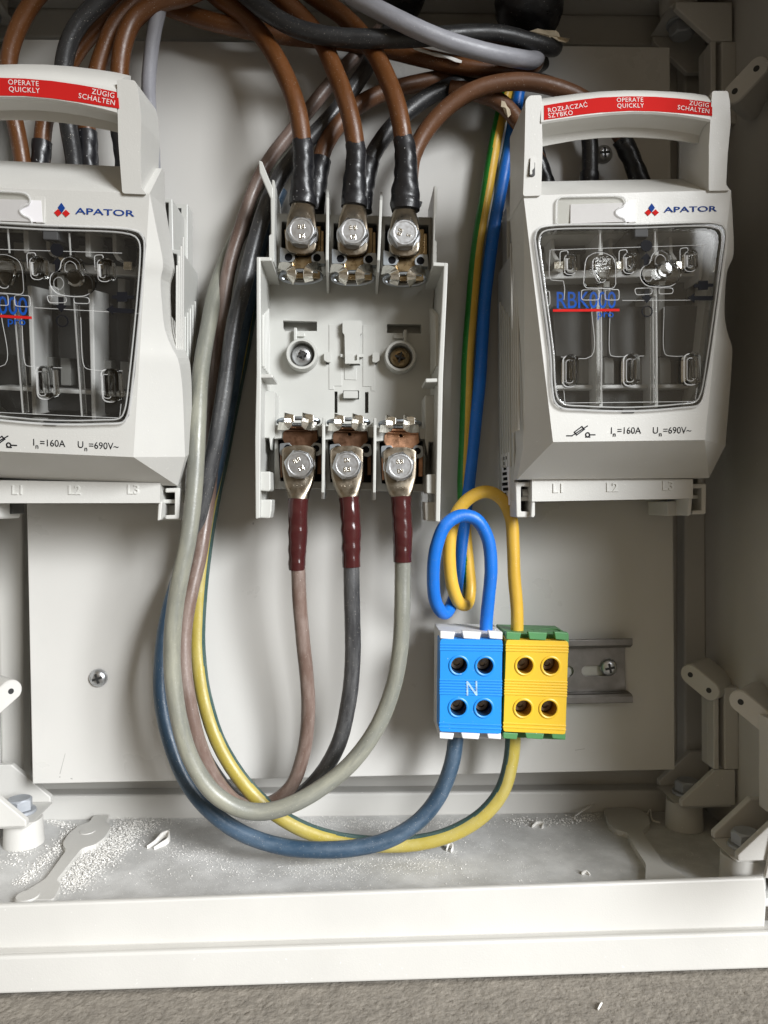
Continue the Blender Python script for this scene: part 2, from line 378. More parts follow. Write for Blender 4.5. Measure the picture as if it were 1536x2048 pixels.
# front collar, groove and outer lip
XC = P(1530, 1800, HCOL).x
b = MB(); b.prism([(XL, col_t(XL)), (XC, col_t(XC)), (XC + 1, col_t(XC) - 10), (XC, col_b(XC)), (XL, col_b(XL))], HCOL - 3.2, HCOL); cpart(b, 'front_collar', bevel=1.0)
b = MB(); b.prism([(XL, col_b(XL) + .4), (XR + 3, col_b(XR) + .4), (XR + 3, col_b(XR) - 3), (XL, col_b(XL) - 3)], HCOL - 6, HLIP - 3); cpart(b, 'lip_groove', bevel=.5)
b = MB(); b.prism([(XL - 12, lip_t(XL - 12)), (XR + 12, lip_t(XR + 12)), (XR + 12, lip_b(XR + 12)), (XL - 12, lip_b(XL - 12))], HLIP - 3.2, HLIP); cpart(b, 'front_lip', bevel=1.2, seg=3)
b = MB(); b.prism([(XC + .2, -226), (XR, -226), (XR, ZT), (XC + 6, ZT), (XC + 6, -200)], HCOL - 3.2, HCOL - .4); cpart(b, 'front_collar', bevel=1.0)
b = MB(); b.box(XL, XL + 10, -222, ZT, HCOL - 3.2, HCOL); cpart(b, 'front_collar', bevel=1.0)
b = MB(); b.box(XL, XR, ZT - 12, ZT, HCOL - 3.2, HCOL); cpart(b, 'front_collar', bevel=1.0)
# moulded spanner-shaped pads on the floor
def pad(poly, ox, oy, sc, up):
    z = fl(PZ(ox + poly[0][0] / sc, oy + poly[0][1] / sc, (FZ0 + FZ1) / 2).x) + up
    q = [PZ(ox + x / sc, oy + y / sc, z) for x, y in poly]
    q = [(v.x, v.y) for v in q]; q = round_poly(q, 3, 3)
    tri = tessellate_polygon([[Vector((x, y, 0)) for x, y in q]]); n = len(q); b = MB()
    b.add([(x, min(y, 29), z) for x, y in q] + [(x, min(y, 29), z - up - .5) for x, y in q], [list(t) for t in tri] + [[i, (i + 1) % n, n + (i + 1) % n, n + i] for i in range(n)])
    return cpart(b, 'moulded_pad', bevel=.5)
pad([(690, 1125), (805, 1119), (778, 1180), (818, 1212), (770, 1295), (695, 1352), (600, 1375), (412, 1612), (448, 1640), (395, 1752), (100, 1752), (180, 1690), (330, 1600), (484, 1388), (455, 1340), (500, 1268), (580, 1205), (650, 1185)], 0, 1320, 3.657, 3.0)
pad([(592, 160), (618, 240), (660, 285), (733, 300), (745, 340), (835, 480), (830, 590), (1040, 590), (1075, 560), (1020, 520), (940, 475), (815, 290), (862, 250), (850, 200), (800, 165), (700, 148)], 1000, 1560, 2.866, 3.0)
# a low boss ring moulded next to the pad
v = PZ(55, 1320 + 1725 / 3.657, fl(-180) + 3); b = MB(); b.cyl((v.x, v.y, fl(v.x) + 2.8), (0, 0, 1), 5.5, 5.0, .9); cpart(b, 'pad_boss', bevel=.2)
v = PZ(175, 1320 + 1255 / 3.657, fl(-150) + 3); b = MB(); b.cyl((v.x, v.y, fl(v.x) + 2.8), (0, 0, 1), 4.2, 4.0, .6); cpart(b, 'pad_boss', bevel=.2)

GALV = mat('dull_galvanised', (.40, .42, .45), .5, .35, var=.1, vscale=120)
def hexbolt(mb, c, axis, af=13.0, hh=5.3, n=36, rot=0.0, wash=None):
    axis = Vector(axis).normalized(); a = axis.orthogonal().normalized(); bb = axis.cross(a); c = Vector(c); R = af / 2
    def ring(f, d): return [c + axis * d + (a * math.cos(2 * math.pi * k / n + rot) + bb * math.sin(2 * math.pi * k / n + rot)) * f(2 * math.pi * k / n) for k in range(n)]
    hx = lambda q: R / math.cos((q % (math.pi / 3)) - math.pi / 6)
    mb.loft([ring(hx, 0), ring(hx, hh - 1.2)], 0, False)
    mb.loft([ring(hx, hh - 1.2), ring(lambda q: min(hx(q), R * 1.09), hh - .75), ring(lambda q: R * .93, hh), ring(lambda q: R * .80, hh), ring(lambda q: R * .78, hh - .12), ring(lambda q: .01, hh - .12)], 0, False)
    return mb
def bracket(sx, sz, hb, hf, tx, tz, wx, label=None):
    """corner bracket: two gussets with a bolted foot between them, standing on a pillar, and a channel up the side wall"""
    o = bpy.data.objects.new('corner_bracket', None); COL.objects.link(o); o.parent = cabinet
    X = lambda x: x * sx
    L = abs(wx) - abs(tx)
    def gus(h):
        b = MB(); b.prism([(tx, tz), (tx, tz - sz * 3.0), (wx, tz - sz * 3.0), (wx, tz + sz * ((L - 9) * .9 - 2.2)), (wx - sx * 9 - sx * 2.2, tz + sz * ((L - 9) * .9 - 2.2))], h - 4.0, h); cpart(b, 'gusset', parent=o, bevel=.6)
    gus(hb + 4); gus(hf)
    zf = tz - sz * 2.6
    b = MB(); b.prism([(tx - sx * 2.0, zf), (wx, zf), (wx, zf - sz * 3), (tx + sx * 2, zf - sz * 3)], hb + 4.1, hf - 4.1); cpart(b, 'foot_plate', parent=o, bevel=.6)
    zfl = fl(tx) if sz > 0 else ZT
    b = MB(); pc = (tx + sx * 9, -(hb + hf) / 2, zfl); b.cyl(pc, (0, 0, sz), 10.5, 9.8, abs(zf - sz * 3.1 - zfl)); cpart(b, 'pillar', parent=o, bevel=.4)
    b = MB(); bc = (tx + sx * 11, -(hb + hf) / 2, zf + sz * .1); b.cyl(bc, (0, 0, sz), 8.5, 8.3, 1.5); bb = hexbolt(MB(), (bc[0], bc[1], bc[2] + sz * 1.8), (0, 0, sz), 12, 6)
    cpart(b, 'washer', GALV, .2, o); cpart(bb, 'hex_bolt', GALV, .2, o)
    # channel up the wall
    z0, z1 = tz + sz * ((L - 9) * .9 - 2), tz + sz * 62
    lo, hi = min(z0, z1), max(z0, z1); a0, a1 = sorted((wx - sx * 12, wx + sx * 2))
    s0, s1 = sorted((wx - sx * 9, wx - sx * 6))
    b = MB(); b.box(a0, a1, lo, hi, hf - 15, hf - 7); cpart(b, 'channel', parent=o, bevel=.5)
    b = MB(); b.box(a0, s0, lo, hi, hf - 7.3, hf); b.box(s1, a1, lo, hi, hf - 7.3, hf); cpart(b, 'channel_wall', parent=o, bevel=.6)
    return o
def oblong(sx, x, h, z, L=24, sz=1):
    """oblong hinge post standing out of the side wall, two dark discs painted as holes on its end"""
    ax = Vector((-sx * .72, -.69, 0)).normalized(); up = Vector((0, 0, 1)); sd = up.cross(ax).normalized()
    ld = (sd * sx * .82 + Vector((0, 0, -.57 * sz))).normalized()
    pd = ax.cross(ld).normalized(); c = Vector((x, -h, z)); n = 28; rw, ll = 5.6, 6.5
    def ring(d, k=1.0):
        o = []
        for i in range(n):
            q = 2 * math.pi * i / n; s_ = math.cos(q); o.append(c + ax * d + ld * (rw * k * s_ + (ll if s_ > 0 else -ll)) + pd * rw * k * math.sin(q))
        return o
    b = MB(); b.loft([ring(-L), ring(-.8), ring(0, .9)], 0, True)
    for s_ in (-1, 1): b.lathe(c + ld * s_ * ll * .95 + ax * .05, ax, [(1.5, 0), (1.4, .02), (0.01, .02)], 16, 1, False)  # flat dark discs painted as the shade of holes
    return cpart(b, 'hinge_post', [CAB, DARK], 0)
tR1 = P(1363, 1603, 9); tR2 = P(1421, 1659, 43)
bracket(1, 1, -26, 9, tR1.x, tR1.z, XR - 2)
bracket(1, 1, 43, 71, tR2.x, tR2.z, XR - 2)
tL = P(52, 1642, 18)
bracket(-1, 1, -18, 18, tL.x, tL.z, XL + 2)
tT = P(1351, 14, 9)
bracket(1, -1, -26, 9, tT.x, tT.z, XR - 2)
tT2 = P(22, 12, 0); bracket(-1, -1, -26, 4, tT2.x - 8, tT2.z, XL + 2)
def op(px, py, h, sx, sz=1): v = P(px, py, h); oblong(sx, v.x, h, v.z, 24, sz)
op(1399, 1365, 6, 1); op(1503, 1422, 54, 1); op(2, 1400, 20, -1); op(1491, 160, 50, 1, -1)
# door out of view, added open at the right-hand side to cast shade
b = MB(); b.box(XR + 8, XR + 26, -176, ZT + 10, HLIP + 2, HLIP + 98); cpart(b, 'shade_door', CAB, 3)

# mounting plate and its screws
plate = thing('mounting_plate', 'flat pale plastic mounting plate behind all the switches and cables', 'panel', (0, 0, 0)); pO = at(plate)
b = MB(); b.ppx([(34, 78), (1340, 94), (1350, 1539.5), (65, 1568)], 0, -3.5); b.build('plate_sheet', PLATE, plate, pO, .5)
b = MB()
for q in ([(119, 1548), (120.5, 1548), (131, 1507), (130, 1507)], [(141, 1556), (145, 1556), (145, 1559), (141, 1558)], [(118, 1553), (121, 1553), (121, 1555), (118, 1555)], [(400, 1560), (402, 1560), (398, 1545), (397, 1545)], [(705, 1300), (707, 1300), (707, 1303), (705, 1303)], [(505, 1045), (508, 1045), (508, 1049), (505, 1049)], [(1150, 1500), (1170, 1497), (1170, 1498), (1150, 1501)]): b.ppx(q, .03, -.2)
b.build('scuff_mark', mat('scuff_grey', (.36, .35, .33), .6), plate, pO)
def panhead(parent, O, px, py, r=4.9, h0=0.0, rot=.3, m=ZINC):
    v = P(px, py, h0 + 2); c = Vector((v.x, -h0, v.z)); b = MB(); n = 48; secs = []
    prof = [(1, 0), (1, .12), (.93, .32), (.78, .48), (.5, .6), (.34, .63)]
    for rr, d in prof: secs.append([c + Vector((math.cos(2 * math.pi * k / n) * r * rr, -d * r, math.sin(2 * math.pi * k / n) * r * rr)) for k in range(n)])
    b.loft(secs, 0, True, caps=False); b.add(secs[-1], [list(range(n))])
    o = b.build('screw', m, parent, O)
    x = MB(); L, w = r * .55, r * .13
    cross = [(w, w), (L, w), (L, -w), (w, -w), (w, -L), (-w, -L), (-w, -w), (-L, -w), (-L, w), (-w, w), (-w, L), (w, L)]
    x.prism([(c.x + a * math.cos(rot) - q * math.sin(rot), c.z + a * math.sin(rot) + q * math.cos(rot)) for a, q in cross], h0 + .5 * r, h0 + .655 * r)
    x.build('cross_recess', DARK, o, O)
    return o
panhead(plate, pO, 195, 1357); panhead(plate, pO, 1209, 306, rot=.1)

# ------------------------------------------------------------------ DIN rail
rail = thing('din_rail', 'grey galvanised mounting rail screwed to plate, ends right of terminal blocks', 'mounting rail', P(1140, 1340, 1)); rO = at(rail)
zt, zb = P(1258, 1276, 7.5).z, P(1266, 1407, 7.5).z; zc = (zt + zb) / 2; x0, x1 = P(900, 1340, 7.5).x, P(1263, 1340, 7.5).x
prof = [(17.5, 7.5), (13.5, 7.5), (12.5, 6.5), (12.5, 1.6), (-12.5, 1.6), (-12.5, 6.5), (-13.5, 7.5), (-17.5, 7.5), (-17.5, 6.5), (-13.6, 6.5), (-13.5, 6.2), (-13.5, .5), (13.5, .5), (13.5, 6.2), (13.6, 6.5), (17.5, 6.5)]
b = MB()
slot = lambda px: [(P(px, 1337, 1.6).x + (6 if math.cos(a) > 0 else -6) + 3.0 * math.cos(a), zc - 1 + 3.0 * math.sin(a)) for a in [2 * math.pi * k / 20 for k in range(20)]]
b.prism([(x0, zc - 12.5), (x1 - 1, zc - 12.5), (x1 - 1.6, zc + 12.5), (x0, zc + 12.5)], .5, 1.6, [slot(1195), slot(1115)])
for sgn in (1, -1):
    q = [(12.5, .5), (13.6, .5), (13.6, 5.6), (14.4, 6.4), (17.5, 6.4), (17.7, 7.0), (17.3, 7.5), (14.2, 7.5), (12.9, 6.6), (12.5, 5.8)]
    b.loft([[Vector((x0, -hh, zc + sgn * zz)) for zz, hh in q], [Vector((x1 + (0 if zz < 13 else .8), -hh, zc + sgn * zz)) for zz, hh in q]], 0, False)
b.build('rail_profile', STEEL, rail, rO, .15)
panhead(rail, rO, 1219, 1336, 4.8, 1.6, .2)

# ------------------------------------------------------------------ terminal blocks
def block(name, label, front, holes, bodym, frontm, innerm, HF=43.0, letter=None, screwm=ZINC):
    o = thing(name, label, 'terminal block', P(front[0][0] + 60, front[2][1], 20)); O = at(o)
    (xa, ya), (xb, yb), (xc, yc), (xd, yd) = front
    b = MB(); b.ppx([(xa - 1, ya - 14), (xb + 1, yb - 14), (xc, yc + 11), (xd - 1, yd + 11)], HF - 7, 9, [circ(cx, cy, 18.5, 28) for cx, cy in holes])
    b.build('housing', bodym, o, O, .8)
    w = xb - xa; bars = MB()
    for yy0, yy1, e in ((ya - 16, ya - 1, 0), (yd + 2, yd + 14, 1)):
        X0, X1 = (xa, xb) if not e else (xd, xc)
        for f0, f1 in ((0, .24), (.35, .66), (.77, 1)):
            bars.ppx([(X0 + (X1 - X0) * f0, yy0), (X0 + (X1 - X0) * f1, yy0 + 2), (X0 + (X1 - X0) * (f1 - .025 * (f1 < 1)), yy1 + 2), (X0 + (X1 - X0) * (f0 + .025 * (f0 > 0)), yy1)], HF - .4, HF - 4)
    bars.build('marker_clip', bodym, o, O, .35)
    # wire funnels on top of the housing
    t = MB()
    for fx in (.28, .70):
        v = P(xa + w * fx, ya - 14, 26); t.lathe((v.x, -26, v.z - .2), (0, 0, 1), [(6.2, 0), (6.2, 1.6), (5.4, 1.6), (5.2, .3), (.01, .3)], 24, 0, False)
    t.build('wire_funnel', bodym, o, O, .15)
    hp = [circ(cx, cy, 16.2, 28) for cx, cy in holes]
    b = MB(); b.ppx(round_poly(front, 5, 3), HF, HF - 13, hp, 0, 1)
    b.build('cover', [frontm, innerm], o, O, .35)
    ribs = MB(); H = yd - ya
    for k in (.045, .075, .105, .43, .46, .49, .52, .55, .58, .90, .94):
        yl, yr = ya + H * k, yb + (yc - yb) * k; xl, xr_ = xa + (xd - xa) * k, xb + (xc - xb) * k
        ribs.ppx([(xl - 1, yl), (xr_ + 1, yr), (xr_ + 1, yr + 3.6), (xl - 1, yl + 3.6)], HF + .45, HF - 1)
    ribs.build('grip_rib', frontm, o, O, .18)
    for cx, cy in holes:
        v = P(cx, cy, HF); r = MB()
        r.lathe((v.x, -HF + .1, v.z), (0, -1, 0), [(5.15, 0), (5.1, .55), (4.6, .75), (4.05, .55), (4.0, -.2)], 32, 0, True); r.build('hole_collar', frontm, o, O)
        s_ = MB(); c = Vector((v.x, -HF + 8.5, v.z))
        s_.lathe(c, (0, -1, 0), [(3.9, -4), (3.9, 0), (3.3, .5), (1.9, .5), (1.7, -1.2), (.01, -1.4)], 24, 0, True); s_.build('clamp_screw', screwm, o, O)
    if letter:
        t = MB(); v = P(944, 1391, HF + .55); t.text('N', 10.5, v, 0, .035, sx=.8); t.build('lettering', mat('print_pale', (.32, .50, .76), .5, var=.4, vscale=500), o, O)
    return o
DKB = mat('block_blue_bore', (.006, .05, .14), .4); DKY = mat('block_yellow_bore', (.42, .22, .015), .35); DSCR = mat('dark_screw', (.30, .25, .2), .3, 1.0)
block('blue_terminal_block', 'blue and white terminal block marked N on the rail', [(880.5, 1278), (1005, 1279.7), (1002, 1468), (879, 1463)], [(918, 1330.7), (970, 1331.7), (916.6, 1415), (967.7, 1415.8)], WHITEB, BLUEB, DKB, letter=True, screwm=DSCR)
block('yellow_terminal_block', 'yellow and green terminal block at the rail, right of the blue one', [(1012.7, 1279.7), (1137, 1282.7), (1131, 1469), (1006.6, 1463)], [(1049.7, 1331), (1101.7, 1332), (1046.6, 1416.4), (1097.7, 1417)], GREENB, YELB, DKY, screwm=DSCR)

# ------------------------------------------------------------------ open fuse base in the middle
base = thing('fuse_holder', 'open pale fuse holder with its six bolted terminals, cover removed', 'fuse holder', P(697, 715, 14)); bO = at(base)
HFL = 14.0; HRT, HRB = 55.0, 49.0
b = MB()
slots = [[(566, 641), (634, 643), (634, 662), (570, 662), (566, 655)], [(774, 648), (842, 649), (842, 667), (774, 666)], [(669, 783), (675, 783), (675, 826), (669, 826)], [(730, 784), (737, 784), (737, 826), (730, 826)], [(686, 781), (718, 781), (718, 799), (686, 799)],
         [(700, 728), (720, 728), (720, 731), (700, 731)], [(662, 709), (667, 709), (667, 729), (652, 729), (652, 724), (662, 724)], [(741, 711), (747, 711), (747, 724), (754, 724), (754, 729), (741, 729)]]
b.ppx([(540, 428), (868, 436), (858, 985), (536, 975)], HFL, 10.5, slots); b.build('floor_plate', PLB, base, bO, .3)
b = MB(); b.ppx([(555, 440), (860, 446), (850, 970), (550, 962)], 6, 3); b.build('rear_plate', PLB, base, bO, .3)
# raised moulding of the middle panel: thin proud sheets leave the fine joint lines
b = MB()
for q in ([(658, 649), (684, 649), (684, 772), (668, 772), (668, 779), (658, 779)], [(726, 650), (750, 651), (750, 782), (742, 782), (742, 773), (726, 773)]): b.ppx(q, HFL + .35, HFL - 1)
b.ppx([(689, 735), (713, 736), (713, 760), (689, 759)], HFL + .35, HFL - 1)
b.build('panel_relief', PLB, base, bO, .15)
b = MB(); b.ppx(round_poly([(685, 641), (724, 641), (724, 666), (720, 669), (718, 724), (690, 724), (689, 669), (685, 665)], 3), HFL + 4.2, HFL + .5)
b.ppx(round_poly([(690, 707), (707, 707), (707, 721), (714, 721), (714, 707), (718, 707), (718, 727), (690, 727)], 1.5), HFL + 6.0, HFL + 4)
b.bpx(681, 708, 690, 714, HFL + 2.5, HFL - .5); b.bpx(717, 708, 727, 714, HFL + 2.5, HFL - .5)
b.build('centre_latch', PLB, base, bO, .4)
for q in ([(648, 704), (661, 704), (661, 724), (655, 724), (648, 720)], [(745, 705), (759, 705), (759, 721), (752, 725), (745, 724)], [(687, 782), (716, 782), (716, 796), (687, 796)]):
    b = MB(); b.ppx(round_poly(q, 2), HFL + 3.5, HFL - 1); b.build('latch_hook', PLB, base, bO, .35)
for px, py, m in ((605.5, 713, 0), (799.5, 717, 1)):
    v = P(px, py, HFL); c = Vector((v.x, -HFL + .5, v.z)); b = MB()
    b.lathe(c, (0, -1, 0), [(8.4, 0), (8.1, 7.5), (7.8, 8.2), (6.7, 8.2), (6.5, 7.7), (6.3, -2), (.01, -2)], 40)
    o = b.build('screw_boss', PLB, base, bO)
    s_ = MB(); s_.lathe(c + Vector((0, -1.2, 0)), (0, -1, 0), [(5.6, 0), (5.6, 1.5), (5.0, 2.6), (3.4, 3.3), (2.2, 3.45), (2.0, 1.6), (.01, 1.3)], 32)
    r = MB(); L = 2.9; ro = .3 + m
    r.prism([(c.x + a * math.cos(ro) - q * math.sin(ro), c.z + a * math.sin(ro) + q * math.cos(ro)) for a, q in [(.55, .55), (L, .5), (L, -.5), (.55, -.55), (.5, -L), (-.5, -L), (-.55, -.55), (-L, -.5), (-L, .5), (-.55, .55), (-.5, L), (.5, L)]], HFL + 1.8, HFL + 4.35)
    so = s_.build('boss_screw', [ZINC, BRONZE][m], o, bO); r.build('cross_recess', DARK, so, bO)
    b = MB(); k = -12 if not m else 12
    b.bpx(px - (18 if not m else -8), py - 58, px - (12 if not m else -14), py - 27, HFL + 4, HFL - .5); b.bpx(px - (12 if not m else 12), py - 48, px + (4 if not m else 8), py - 40, HFL + 1.5, HFL - .5)
    b.build('boss_stem', PLB, base, bO, .3)
# outer side walls with their rim, steps and shelves
def wall_strip(front, back, hf_f, h_back, name='side_wall', bev=.5):
    """front: rim polyline outer/inner px pairs top->bottom"""
    mb = MB(); mb.ppx(front, hf_f, h_back); return mb.build(name, PLB, base, bO, bev)
hr = lambda x, z: HRB + (HRT - HRB) * min(1, max(0, (z + 57) / 123))
def rimpoly(pts): return [(v.x, v.z) for v in (P(x, y, HRT - (HRT - HRB) * (y - 515) / 523) for x, y in pts)]
b = MB(); b.prism(rimpoly([(513, 514), (521, 514), (522, 748), (520, 1036), (511, 1038), (510, 880), (513, 745)]), 8, hr); b.build('side_wall', PLB, base, bO, .5)
b = MB(); b.prism(rimpoly([(888, 525), (896, 526), (895, 560), (886, 757), (880, 1044), (871, 1043), (876, 757)]), 8, hr); b.build('side_wall', PLB, base, bO, .5)
# ledges that close the top of the side walls
b = MB(); b.ppx([(513, 513.5), (543, 514), (543, 522), (513, 522)], HRT - .2, 13); b.build('wall_ledge', PLB, base, bO, .4)
b = MB(); b.ppx([(866, 524), (896, 525.5), (896, 533), (866, 532)], HRT - .2, 13); b.build('wall_ledge', PLB, base, bO, .4)
b = MB(); b.ppx([(513, 748), (545, 748), (546, 756), (513, 756)], HRT - 3.5, 30); b.build('wall_shelf', PLB, base, bO, .5)
b = MB(); b.ppx([(851, 757), (886, 756), (886, 764), (851, 765)], HRT - 3.5, 30); b.build('wall_shelf', PLB, base, bO, .5)
b = MB(); b.ppx([(525, 782), (550, 782), (550, 874), (545, 878), (541, 900), (538, 876), (525, 876)], 34, 12); b.build('wall_step', PLB, base, bO, .5)
b = MB(); b.ppx([(850, 790), (872, 790), (870, 884), (858, 884), (856, 910), (850, 884)], 34, 12); b.build('wall_step', PLB, base, bO, .5)
for q, h in (([(516, 943), (541, 943), (541, 980), (537, 983), (516, 981)], 47), ([(518, 999), (544, 999), (543, 1022), (540, 1037), (518, 1036)], 44), ([(853, 949), (877, 947), (876, 988), (853, 987)], 46), ([(849, 1004), (873, 1004), (872, 1043), (851, 1042)], 43)):
    b = MB(); b.ppx(q, h, h - 16); b.build('cover_hook', PLB, base, bO, .7)
b = MB()
for side in (0, 1):
    for k in range(5):
        h = 22 + k * 6
        x0 = P(522 if not side else 882, 640, HRT).x; zt_, zb_ = P(700, 600 + k * 9, 40).z, P(700, 738, 40).z
        if not side: b.box(x0 - .6, x0 + .5, zb_, zt_, h, h + 1.6)
        else: b.box(x0 - 1.6 - .5, x0 - .3, zb_, zt_, h, h + 1.6)
b.build('wall_rib', PLB, base, bO, .25)
# narrower walls beside the upper terminals
b = MB(); b.ppx([(541, 400), (544, 358), (549, 360), (550, 370), (548, 524), (538, 524), (538, 470), (542, 468)], 43, 12); b.build('terminal_side_wall', PLB, base, bO, .5)
b = MB(); b.ppx([(868, 371), (875, 371), (874.5, 414), (873, 434), (870.5, 440), (870, 480), (873.5, 483), (873, 530), (865, 530)], 43, 12); b.build('terminal_side_wall', PLB, base, bO, .5)
b = MB(); b.ppx([(517, 320), (524, 322), (535, 350), (546, 376), (546, 396), (542, 399), (533, 378), (519, 345)], 43.2, 40.5); o = b.build('bent_tab', PLB, base, bO, .5)
# partition fins between the phases
def fin(pts, hs, w=1.4):
    c = [P(x, y, h) for (x, y), h in zip(pts, hs)]
    b = MB(); back = 10.0; L = []
    for s_ in (-w / 2, w / 2): L.append([Vector((v.x + s_, v.y, v.z)) for v in c] + [Vector((v.x + s_, -back, v.z)) for v in reversed(c)])
    b.loft(L, 0, False); return b.build('partition_fin', PLB, base, bO, .3)
fin([(655, 379), (655, 395), (655, 440), (654, 520), (655, 545), (656, 586)], [30, 44, 46, 46, 40, 14.5])
fin([(763, 384), (762, 400), (760, 450), (757, 520), (755.5, 545), (753.5, 588)], [30, 44, 46, 46, 40, 14.5])
fin([(647, 835), (647, 850), (646.5, 900), (646, 960), (645.5, 985), (645, 998)], [36, 45, 46, 46, 45, 34])
fin([(750, 836), (750, 850), (749.5, 900), (749, 960), (748.5, 985), (748, 1000)], [36, 45, 46, 46, 45, 34])

def shift(q, dx, dy): return [(x + dx, y + dy) for x, y in q]
BOLTS = []
def marks(px, py, h, roll, lines, parent):
    t = MB()
    for i, s_ in enumerate(lines):
        v = P(px, py, h); d = Vector((-math.sin(roll), math.cos(roll))) * (1.4 if i == 0 else -3.2)
        t.text(s_, 2.9, Vector((v.x + d[0], -h, v.z + d[1])), 0, .01, roll=roll, emb=.2)
    t.build('head_marking', BRIGHT, parent, bO)
def bolt(px, py, rot, lines, roll):
    v = P(px, py, 41); c = Vector((v.x, -36.2, v.z)); w = MB()
    w.lathe(c, (0, -1, 0), [(8.2, 0), (8.2, .9), (7.8, 1.2), (7.2, 1.2), (7.0, 2.0), (4, 2.0)], 40, 0, True); h = hexbolt(MB(), c + Vector((0, -1.9, 0)), (0, -1, 0), 13, 5.2, 36, rot)
    o = h.build('terminal_bolt', ZINC, base, bO, .12); w.build('washer', ZINC, o, bO); marks(px, py, 36.2 + 1.9 + 5.15, roll, lines, o)
def top_terminal(dx, dy, brassm):
    S_ = lambda q: shift(q, dx, dy)
    b = MB(); b.ppx(S_([(553, 426), (655, 428), (655, 534), (553, 532)]), 30, 14, [S_([(564, 443), (650, 444), (650, 526), (562, 524)])], 0, 0); b.build('terminal_frame', PLB, base, bO, .4)
    b = MB(); b.ppx(S_([(563, 444), (650, 445), (650, 526), (562, 524)]), 19, 15); b.build('terminal_well_shade', DARK, base, bO)  # dark plate painted as the shade deep in the terminal
    b = MB(); b.ppx(S_([(569, 458), (574, 458), (574, 500), (583, 508), (586, 522), (588, 551), (625, 551), (626, 524), (630, 508), (640, 500), (641, 460), (647, 461), (647, 505), (642, 514), (640, 556), (573, 556), (572, 505)]), 33, 29)
    b.ppx(S_([(573, 452), (642, 452), (642, 500), (634, 507), (626, 522), (626, 553), (588, 553), (586, 522), (580, 507), (573, 500)]), 32, 26); b.build('contact_plate', brassm, base, bO, .4)
    for q, c in (([(560, 494), (570, 497), (588, 507), (590, 516), (585, 524), (560, 524)], (577, 514)), ([(623, 512), (632, 503), (648, 503), (650, 527), (630, 526), (623, 522)], (634, 515.5))):
        b = MB(); b.ppx(round_poly(S_(q), 2), 34.5, 30, [[(x, y) for x, y in circ(c[0] + dx, c[1] + dy, 8, 18)]]); b.build('clamp_lug', STEELZ, base, bO, .3); b = MB(); b.ppx(circ(c[0] + dx, c[1] + dy, 7.9, 18), 33.9, 33.2); b.build('lug_hole_shade', BLACK, base, bO)  # black disc painted as the shade inside each lug hole
    v = P(602 + dx, 553 + dy, 31); b = MB(); pts = [(v.x + 10.3 * math.cos(a), -31 - 2.0 * math.sin(a), v.z + 2.5 * math.sin(a)) for a in [2 * math.pi * k / 28 for k in range(29)]]
    b.tube(pts, .95, 8, px=False, step=3, caps=False); b.build('spring_ring', STEELZ, base, bO)
    for sx, x in ((-1, 574), (1, 625)):
        c = MB(); w0, w1 = (x - 7, x + 7) if sx > 0 else (x - 2, x + 12)
        secs = []
        prof = [(x - sx * 2 + sx * 18, 535, 33), (x + sx * 6, 533, 37), (x - sx * 4, 536, 41), (x - sx * 9, 543, 42), (x - sx * 9, 552, 41), (x - sx * 7, 562, 36)]
        pp = spline([P(q[0] + dx, q[1] + dy, q[2]) for q in prof], 1.2)
        for i, p in enumerate(pp):
            t = (pp[min(i + 1, len(pp) - 1)] - pp[max(0, i - 1)]).normalized(); nn = Vector((0, -1, 0)); sd = t.cross(nn).normalized(); nn = sd.cross(t).normalized()
            secs.append([p + sd * 2.3 + nn * .5, p - sd * 2.3 + nn * .5, p - sd * 2.3 - nn * .5, p + sd * 2.3 - nn * .5])
        c.loft(secs, 0, False); c.build('contact_clip', BRIGHT, base, bO, .3)
STEELZ = mat('zinc_clamp', (.36, .39, .42), .38, 1.0, var=.08, vscale=200, bump=.04, bscale=1000)
top_terminal(0, 0, BRONZE); top_terminal(104, 3, BRONZE); top_terminal(207, 6, BRONZE)
bolt(603, 463, .15, ['8.8', 'DI'], .05); bolt(706, 465, .15, ['8.8', 'DI'], .02); bolt(809, 467.5, .3, ['8.8', 'S'], 1.2)
